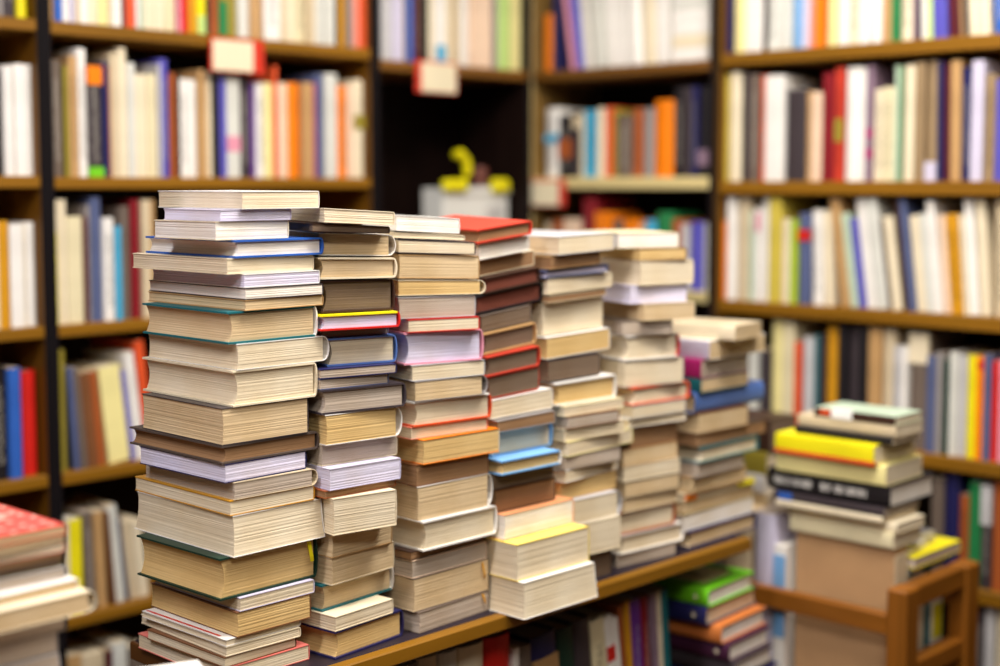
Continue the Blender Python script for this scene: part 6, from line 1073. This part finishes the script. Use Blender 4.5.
# ------------------------------------------------------------------ bookcases
def case(name, label, side, u0, u1, shelves, top, edge, inner, panel_edge, tdefault=0.026, left_edge_mat=None, back=DARKBROWN, depth=0.285, cat='bookcase'):
    """u runs along the front as one faces it; side L fronts on y, side R on x"""
    front = LEFT_FRONT if side == 'L' else RIGHT_FRONT
    ax = 0 if side == 'L' else 1

    def bx(m, a0, a1, v0, v1, z0, z1, bev=0.0015):
        if side == 'L':
            return m.box((a0, front + v0, z0), (a1, front + v1, z1), bev)
        return m.box((front + v0, -a1, z0), (front + v1, -a0, z1), bev)
    um = (u0 + u1) / 2
    loc = (um, front + depth / 2, 0) if side == 'L' else (front + depth / 2, -um, 0)
    root = empty(name, loc, 0, label, cat)
    def part(m, nm, mat):
        o = m.build(nm, mat, root)
        o.matrix_parent_inverse = Matrix.Translation(Vector(loc)).inverted()
        return o
    t = 0.0145
    edges = panel_edge if isinstance(panel_edge, list) else [panel_edge, panel_edge]
    for (a0, a1), pe in zip(((u0, u0 + t), (u1 - t, u1)), edges):
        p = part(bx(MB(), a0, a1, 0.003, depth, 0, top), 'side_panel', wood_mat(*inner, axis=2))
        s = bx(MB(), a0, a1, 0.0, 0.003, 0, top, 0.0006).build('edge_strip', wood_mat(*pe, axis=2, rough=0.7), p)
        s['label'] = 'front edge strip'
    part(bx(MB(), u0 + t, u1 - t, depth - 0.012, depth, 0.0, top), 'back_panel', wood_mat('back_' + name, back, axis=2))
    part(bx(MB(), u0 + t, u1 - t, 0.0, depth - 0.012, top - 0.025, top), 'top_board', wood_mat(*edge, axis=ax))
    part(bx(MB(), u0 + t, u1 - t, 0.02, depth - 0.012, 0.0, 0.08), 'plinth', wood_mat(*inner, axis=ax))
    for sh in shelves:
        z, th, mt = sh if len(sh) == 3 else (sh[0], sh[1], edge)
        part(bx(MB(), u0 + t, u1 - t, 0.0, depth - 0.012, z - th, z - 0.0003, 0.002), 'shelf', wood_mat(*mt, axis=ax))
    return root


E_HONEY = ('honey', HONEY)
E_BROWN = ('honey_brown', HONEY_BROWN)
E_DARK = ('black_edge', DARK)
E_PALE = ('pale', PALE)
E_WALNUT = ('walnut', (120, 78, 26))
TOP = 2.27
case('bookcase', 'partly seen honey wood bookcase ending at the first black post', 'L', 0.62, 1.4160,
     [(1.812, .024), (1.514, .024), (1.223, .024), (.930, .024), (.636, .024), (.345, .024)], TOP, E_HONEY, E_BROWN, E_DARK)
case('bookcase', 'honey wood bookcase, its upper shelf bearing a big red-edged tag', 'L', 1.4163, 2.2595,
     [(1.812, .026), (1.512, .024), (1.222, .024), (.928, .024), (.636, .024), (.345, .024)], TOP, E_HONEY, E_BROWN, E_DARK)
case('bookcase', 'dark bookcase filling the corner, mostly black and empty, a white bin on one shelf', 'L', 2.2598, 2.800,
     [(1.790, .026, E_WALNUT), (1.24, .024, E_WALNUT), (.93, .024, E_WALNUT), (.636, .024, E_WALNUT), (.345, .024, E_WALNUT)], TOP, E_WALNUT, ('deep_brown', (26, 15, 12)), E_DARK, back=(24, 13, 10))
case('bookcase', 'pale wood bookcase next to the corner with one thick pale shelf edge', 'R', -2.590, -1.9945,
     [(1.790, .026, E_WALNUT), (1.515, .03), (1.24, .026), (.93, .026), (.636, .026), (.345, .026)], TOP, E_PALE, ('pale_brown', (130, 100, 52)), [E_PALE, E_DARK])
case('bookcase', 'wide honey wood bookcase full of books behind the wooden trolley', 'R', -1.9942, -0.72,
     [(1.801, .030), (1.504, .030), (1.225, .030), (.925, .030), (.653, .030), (.36, .030)], TOP, E_HONEY, E_BROWN, [('umber_edge', (62, 42, 16)), E_DARK])

# ------------------------------------------------------------------ the low table with a lower shelf
tab = empty('display_table', (1.63, 1.73, 0), 0, 'low dark-topped display table with honey front edge carrying seven tall stacks', 'table')


def tpart(m, nm, mat, parent=None, off=(1.63, 1.73, 0)):
    o = m.build(nm, mat, parent or tab)
    if parent is None or parent.type == 'EMPTY':
        o.matrix_parent_inverse = Matrix.Translation(Vector(off)).inverted()
    return o


top_mat = wood_mat('table_top', (44, 36, 44), 0, 0.4)
tt = tpart(MB().box((1.092, 1.482, .825), (2.20, 1.765, .8497), 0.0015), 'tabletop', top_mat)
tpart(MB().box((1.084, 1.462, .8270), (2.203, 1.4815, .8495), 0.002), 'front_edge', wood_mat('honey', HONEY, 0), tt)['label'] = 'honey-coloured front edge'
tpart(MB().box((1.084, 1.482, .8235), (1.0915, 1.765, .8495), 0.002), 'end_edge', wood_mat('table_end', (96, 58, 22), 1), tt)['label'] = 'brown end edge'
tpart(MB().box((1.10, 1.50, .02), (1.12, 1.74, .825), 0.001), 'side_panel', wood_mat('deep_brown', (26, 15, 12), 2))
tpart(MB().box((2.15, 1.72, .02), (2.17, 1.74, .825), 0.001), 'side_panel', wood_mat('deep_brown', (26, 15, 12), 2))
tpart(MB().box((1.12, 1.70, .0), (2.15, 1.715, .825), 0.001), 'back_panel', wood_mat('deep_brown', (26, 15, 12), 2))
tpart(MB().box((1.12, 1.47, .474), (2.27, 1.70, .4997), 0.001), 'lower_shelf', wood_mat('honey_brown', HONEY_BROWN, 0))
tpart(MB().box((1.14, 1.52, .0), (2.25, 1.69, .474), 0.001), 'plinth', wood_mat('deep_brown', (26, 15, 12), 0))
# out of the frame below: three thick books carry the green-topped pile
for k, (cn, dy) in enumerate((('brown', 0.0), ('grey', 0.004), ('navy', -0.003))):
    e = empty('hardback_book', (2.172, 1.536 + dy, .5 + .0365 * k), R(4) + math.pi, 'thick %s hardback, %s from the shelf in the green-topped pile under table' % (cn, ('first', 'second', 'third')[k]), 'book', 'books in the green-topped pile under table')
    make_book(e, .15, .21, .0361, 'hb', cn, 'W', {})

tab2 = empty('side_table', (0.62, 1.40, 0), 0, 'plain brown table under the magazine pile, mostly below the view', 'table')
m2 = wood_mat('honey_brown', HONEY_BROWN, 0)
off2 = (0.62, 1.40, 0)
tpart(MB().box((.30, 1.02, .822), (.955, 1.60, .8497), 0.002), 'tabletop', m2, tab2, off2)
tpart(MB().box((.33, 1.05, .75), (.925, 1.57, .822), 0.002), 'apron', m2, tab2, off2)
for lx in (.34, .875):
    for ly in (1.06, 1.52):
        tpart(MB().box((lx, ly, 0), (lx + .04, ly + .04, .75), 0.002), 'leg', wood_mat('honey_brown', HONEY_BROWN, 2), tab2, off2)

# ------------------------------------------------------------------ wooden trolley
off3 = (2.43, 1.46, 0)
tro = empty('book_trolley', off3, 0, 'orange-brown wooden book trolley with open end frame, loaded with books', 'trolley')
wz, wx, wy = (wood_mat('trolley', TROLLEY, a, 0.4) for a in (2, 0, 1))
X0, X1, Y0, Y1, ZP = 2.306, 2.596, 1.205, 1.75, .777
for px in (X0, X1 - .050):
    for py in (Y0, Y1 - .040):
        p = tpart(MB().box((px, py, .09), (px + .050, py + .040, ZP), 0.004), 'post', wz, tro, off3)
        c = MB()
        for k in range(12):
            pass
        cx, cy = px + .025, py + .020
        c.tube([(cx, cy - .012, .04), (cx, cy + .012, .04)], .038, 16)
        c.box((cx - .006, cy - .016, .04), (cx + .006, cy + .016, .09), .001)
        tpart(c, 'caster_wheel', plain_mat('caster', (30, 28, 28), .5), p, off3)
for py in (Y0 + .006, Y1 - .037):
    tpart(MB().box((X0 + .050, py, ZP - .042), (X1 - .050, py + .031, ZP - .001), 0.003), 'end_rail', wx, tro, off3)
    tpart(MB().box((X0 + .050, py, .598), (X1 - .050, py + .031, .636), 0.003), 'end_rail', wx, tro, off3)
for px in (X0 + .004, X1 - .026):
    tpart(MB().box((px, Y0 + .040, .688), (px + .022, Y1 - .040, .727), 0.003), 'side_rail', wy, tro, off3)
    tpart(MB().box((px, Y0 + .043, .30), (px + .022, Y1 - .043, .34), 0.003), 'side_rail', wy, tro, off3)
tpart(MB().box((X0 + .027, Y0 + .038, .53), (X1 - .027, Y1 - .038, .5497), 0.002), 'trolley_shelf', wx, tro, off3)
tpart(MB().box((X0 + .027, Y0 + .038, .20), (X1 - .027, Y1 - .038, .22), 0.002), 'trolley_shelf', wx, tro, off3)


def standing(label, x, y, face, T, H, D, cover, page, style='pb', o=None, bands=(), z=.55, printed=False, lean=0.0):
    """face: direction the spine looks to (degrees; -90 = towards -y); x, y: middle of the spine foot"""
    e = empty(KIND[style], (x, y, z), R(face + 90), label, 'book', 'books standing in the wooden trolley')
    make_book(e, D, H, T, style, cover, page, o or {}, True, 0, 0, printed, bands)
    return e


# the big brown-paper folio shows its broad face over the side rail
k = standing('big folio in creased brown kraft paper standing behind the trolley side rail', 2.382, 1.258, -90, .052, .287, .205, 'kraft', 'C')
MB().box((-.022, -.002, .02), (.022, .0006, .272), .0004).build('spine_label', cover_mat('beige'), k)['label'] = 'frayed paler paper along the spine'
standing('pale grey book with rounded lilac cover standing at the trolley rail', 2.340, 1.527, 180, .050, .312, .20, 'lilac', 'G', 'pb', {'round': 1})
standing('thin white book with a bright blue stripe standing by the kraft folio', 2.334, 1.4865, 180, .026, .256, .19, 'white', 'W', 'pb', bands=('.30,.93,skyblue',))
standing('ivory paperback standing next to the kraft folio behind the trolley post', 2.423, 1.262, -90, .027, .225, .165, 'ivory', 'C')
standing('cream paperback standing in the trolley end window', 2.4635, 1.262, -90, .050, .225, .165, 'cream', 'C')
standing('thin teal book standing in the trolley end window', 2.5015, 1.262, -90, .023, .225, .165, 'teal', 'W')
k = standing('white book with a yellow spine label standing in the trolley end window', 2.5385, 1.262, -90, .048, .225, .17, 'white', 'W')
MB().box((-.016, -.0006, .078), (.018, .003, .145), .0003).build('spine_label', cover_mat('yellow'), k)['label'] = 'yellow label on the spine'
standing('tall beige folder supporting the dark pile inside the trolley', 2.340, 1.590, 180, .058, .3095, .2, 'beige', 'T')
standing('tall grey folder supporting the dark pile inside the trolley, last by the far post', 2.340, 1.654, 180, .058, .3095, .2, 'grey', 'G')


def lying(label, x, y, z, yaw, W, H, T, cover, page, style='pb', o=None):
    e = empty(KIND[style], (x, y, z), R(yaw), label, CAT[style], 'books lying on the standing trolley books')
    make_book(e, W, H, T, style, cover, page, o or {})
    return e


tl = lying('teal book with a small white sticker lying over the trolley end rail', 2.495, 1.345, .7782, 0, .165, .18, .012, 'teal', 'W', 'hb')
MB().box((-.07, -.0906, .001), (-.045, -.0896, .0112)).build('price_sticker', plain_mat('white_sticker', (250, 250, 250), .35), tl)['label'] = 'white sticker'
lying('bright yellow booklet lying on the teal book', 2.503, 1.34, .7906, 0, .185, .19, .021, 'yellow', 'G')
lying('creased white paper booklet lying on the yellow booklet', 2.482, 1.372, .812, 8, .13, .2, .012, 'white', 'W')
lying('second white booklet lying just below the trolley pile', 2.491, 1.378, .8243, -5, .12, .2, .012, 'silver', 'W')

# ------------------------------------------------------------------ shelf tags
def shelf_tag(label, side, u, z, w, h, red_w, red_side):
    root = empty('shelf_tag', (0, 0, 0), 0, label, 'tag', 'price tags hung on shelf edges')
    th = .004
    tilt = .012
    def fn(x, y, zz):
        y2 = y - (1 - (zz + h) / h) * 0 - (h / 2 - abs(zz + h / 2)) * 0
        if side == 'L':
            return (u + x, LEFT_FRONT - .006 + y, z + zz)
        return (RIGHT_FRONT - .006 + y, -(u + x), z + zz)
    r0, r1 = (w - red_w, w) if red_side > 0 else (0, red_w)
    card = MB().box((0, -th, -h), (w, 0, 0), .0006, fn).build('tag_card', plain_mat('tag_red', (206, 52, 34), .35), root)
    e0, e1 = (.006, w - red_w) if red_side > 0 else (red_w, w - .004)
    MB().box((e0, -th - .0006, -h + .003), (e1, -th + .0002, -.004), 0, fn).build('paper_insert', plain_mat('tag_paper', (232, 220, 188), .5), root)['label'] = 'cream paper insert'
    MB().box((.01, -.001, -.002), (w - .01, .012, .0012), 0, fn).build('clip', plain_mat('tag_red', (206, 52, 34), .35), root)
    return root


shelf_tag('large cream shelf tag with red end, on the upper shelf behind the tallest stack', 'L', 1.7905, 1.8053, 0.1402, 0.0707, 0.03, 1)
shelf_tag('small cream shelf tag with red end, under the dark corner bookcase top row', 'L', 2.3801, 1.7934, 0.1378, 0.0760, 0.018, -1)
shelf_tag('cream shelf tag with red end hung at the pale bookcase corner post', 'R', -2.6099, 1.5079, 0.1583, 0.0689, 0.022, 1)

# flat pile of white volumes at the end of the corner bookcase's top row
e = empty('paperback_book', (2.848 + 0.1, 2.0860, 1.7902), math.pi + -0.01, 'white volume lying flat, first from below in flat pile of the pale corner bookcase', 'book', 'flat pile in the pale corner bookcase')
make_book(e, 0.2, 0.1063, 0.034, 'pb', 'white', 'W', {})
e = empty('paperback_book', (2.848 + 0.1, 2.0860, 1.8245), math.pi + 0.0, 'white volume lying flat, second from below in flat pile of the pale corner bookcase', 'book', 'flat pile in the pale corner bookcase')
make_book(e, 0.2, 0.1063, 0.03, 'pb', 'cream', 'W', {})
e = empty('paperback_book', (2.848 + 0.1, 2.0860, 1.8548), math.pi + 0.01, 'white volume lying flat, third from below in flat pile of the pale corner bookcase', 'book', 'flat pile in the pale corner bookcase')
make_book(e, 0.2, 0.1063, 0.031, 'pb', 'white', 'W', {})
e = empty('paperback_book', (2.848 + 0.1, 2.0860, 1.8861), math.pi + -0.01, 'white volume lying flat, fourth from below in flat pile of the pale corner bookcase', 'book', 'flat pile in the pale corner bookcase')
make_book(e, 0.2, 0.1063, 0.028, 'pb', 'white', 'W', {})
e = empty('paperback_book', (2.848 + 0.1, 2.0860, 1.9144), math.pi + 0.0, 'white volume lying flat, fifth from below in flat pile of the pale corner bookcase', 'book', 'flat pile in the pale corner bookcase')
make_book(e, 0.2, 0.1063, 0.033, 'pb', 'palegrey', 'W', {})
e = empty('paperback_book', (2.848 + 0.1, 2.0860, 1.9477), math.pi + 0.01, 'white volume lying flat, sixth from below in flat pile of the pale corner bookcase', 'book', 'flat pile in the pale corner bookcase')
make_book(e, 0.2, 0.1063, 0.03, 'pb', 'white', 'W', {})
e = empty('paperback_book', (2.848 + 0.1, 2.0860, 1.9780), math.pi + -0.01, 'white volume lying flat, seventh from below in flat pile of the pale corner bookcase', 'book', 'flat pile in the pale corner bookcase')
make_book(e, 0.2, 0.1063, 0.032, 'pb', 'white', 'W', {})

# ------------------------------------------------------------------ white bin with yellow grips on the corner shelf
off4 = (2.63, 2.72, 1.2403)
bn = empty('storage_bin', off4, 0, 'white plastic bin with yellow grips standing in the dark corner bookcase', 'bin')


def bpart(m, nm, mat, parent=None, smooth=False):
    o = m.build(nm, mat, parent or bn, smooth)
    o.matrix_parent_inverse = Matrix.Translation(Vector(off4)).inverted()
    return o


wp = plain_mat('bin_white', (226, 226, 220), .4)
yp = plain_mat('grip_yellow', (226, 214, 12), .35)
b = MB()
bx0, bx1, by0, by1, bz0, bz1 = 2.53, 2.768, 2.615, 2.69, 1.2405, 1.487
b.box((bx0, by0, bz0), (bx1, by0 + .006, bz1), .001)
b.box((bx0, by1 - .006, bz0), (bx1, by1, bz1), .001)
b.box((bx0, by0 + .006, bz0), (bx0 + .006, by1 - .006, bz1), .001)
b.box((bx1 - .006, by0 + .006, bz0), (bx1, by1 - .006, bz1), .001)
b.box((bx0 + .006, by0 + .006, bz0), (bx1 - .006, by1 - .006, bz0 + .006), .001)
bpart(b, 'bin_body', wp)
bpart(MB().box((bx0 - .006, by0 - .006, bz1 - .018), (bx1 + .004, by0 - .0002, bz1 + .002), .002), 'rim', wp)
bpart(MB().box((2.69, by0 - .0016, 1.33), (2.752, by0 - .0001, 1.44), .0004), 'label_card', plain_mat('bin_label', (190, 188, 186), .5))
g = MB()
g.box((bx0 - .008, by0 - .020, bz1 - .010), (bx0 + .078, by0 + .005, bz1 + .022), .008)
g.tube([(bx0 + .062, by0 - .008, bz1 + .012), (bx0 + .080, by0 - .008, bz1 + .038), (bx0 + .076, by0 - .008, bz1 + .068), (bx0 + .054, by0 - .008, bz1 + .088), (bx0 + .034, by0 - .008, bz1 + .084)], [.012, .012, .013, .012, .009], 12)
bpart(g, 'grip', yp, None, False)
g = MB()
g.box((bx1 - .070, by0 - .020, bz1 - .014), (bx1 - .006, by0 + .005, bz1 + .024), .008)
bpart(g, 'grip', yp, None, False)
kn = empty('jar', (2.70, 2.652, 1.2470), 0, 'dim brown jar with round lid rising behind the white bin rim', 'jar')
kp = MB().tube([(0, 0, 0), (0, 0, .20), (0, 0, .235), (0, 0, .25)], [.028, .028, .026, .020], 18).build('jar_body', plain_mat('jar_brown', (84, 44, 36), .5), kn)
MB().tube([(0, 0, .25), (0, 0, .285), (0, 0, .295)], [.022, .022, .016], 18).build('lid', plain_mat('lid_brown', (110, 60, 48), .5), kn)

# ------------------------------------------------------------------ the room
def struct(name, lo, hi, mat):
    o = MB().box(lo, hi).build(name, mat)
    o['kind'] = 'structure'
    return o


plaster = plain_mat('plaster', (130, 116, 100), .85, 3.0, .94)
RX0, RX1, RY0, RY1, RZ = -2.2, 3.125, -2.2, 2.865, 2.95
struct('floor', (RX0 - .1, RY0 - .1, -.1), (RX1 + .1, RY1 + .1, -.0005), wood_mat('floorboards', (66, 46, 36), 0, .5))
struct('ceiling', (RX0 - .1, RY0 - .1, RZ), (RX1 + .1, RY1 + .1, RZ + .1), plain_mat('ceiling_white', (196, 190, 180), .9, 2.0, .97))
struct('wall_north', (RX0 - .1, RY1, 0), (RX1 + .1, RY1 + .1, RZ), plaster)
struct('wall_east', (RX1, RY0, 0), (RX1 + .1, RY1, RZ), plaster)
struct('wall_south', (RX0 - .1, RY0 - .1, 0), (RX1 + .1, RY0, RZ), plaster)
struct('wall_west', (RX0 - .1, RY0, 0), (RX0, RY1, RZ), plaster)

# ------------------------------------------------------------------ ceiling lamps and added fill lights
def lamp(name, loc, target, sx, sy, watts, col):
    L = bpy.data.lights.new(name, 'AREA')
    L.shape = 'RECTANGLE'
    L.size, L.size_y = sx, sy
    L.energy = watts
    L.color = col
    o = bpy.data.objects.new(name, L)
    o.location = loc
    d = Vector(target) - Vector(loc)
    o.rotation_euler = d.to_track_quat('-Z', 'Y').to_euler()
    COL.objects.link(o)
    return o


WARM = (1.0, 0.945, 0.87)
lamp('ceiling_lamp_stacks', (1.35, 0.98, 2.85), (1.4, 1.1, 0), 1.0, .22, 45, WARM)
lamp('fill_light_aisle', (0.1, -0.3, 2.85), (0.6, 0.3, 0), 1.2, .4, 42, WARM)  # added frontal fill from behind the camera, not a known fixture
lamp('ceiling_lamp_entry', (-0.4, 1.15, 2.85), (0.2, 1.2, 0), .25, 1.1, 46, (0.97, 0.94, 1.0))
lamp('fill_light_corner', (1.95, 1.75, 2.85), (2.2, 2.0, 0), .9, .25, 15, WARM)  # added fill that lifts the dim corner shelves
lamp('ceiling_lamp_shelves', (1.85, 0.75, 2.85), (2.05, .95, 0), .25, 1.3, 46, WARM)

w = bpy.data.worlds.new('world')
w.use_nodes = True
w.node_tree.nodes['Background'].inputs['Color'].default_value = (0.05, 0.045, 0.06, 1)
w.node_tree.nodes['Background'].inputs['Strength'].default_value = 0.2
SC.world = w

# ------------------------------------------------------------------ camera
cam = bpy.data.cameras.new('camera')
cam.sensor_width = 36.0
cam.lens = 51.84
cam.shift_y = -0.027
cam.clip_start = 0.05
cam.dof.use_dof = True
cam.dof.focus_distance = 1.93
cam.dof.aperture_fstop = 1.45
co = bpy.data.objects.new('camera', cam)
COL.objects.link(co)
co.location = (0, 0, 1.5)
co.rotation_euler = (R(90 - 4.8822), 0, R(-46.3229))
SC.camera = co

vs = SC.view_settings
vs.view_transform = 'Standard'
vs.look = 'None'
vs.gamma = 1.0
vs.use_curve_mapping = False
vs.exposure = -0.2
SC.cycles.use_denoising = True
SC.cycles.max_bounces = 8
SC.cycles.diffuse_bounces = 5
SC.cycles.caustics_reflective = False
SC.cycles.caustics_refractive = False
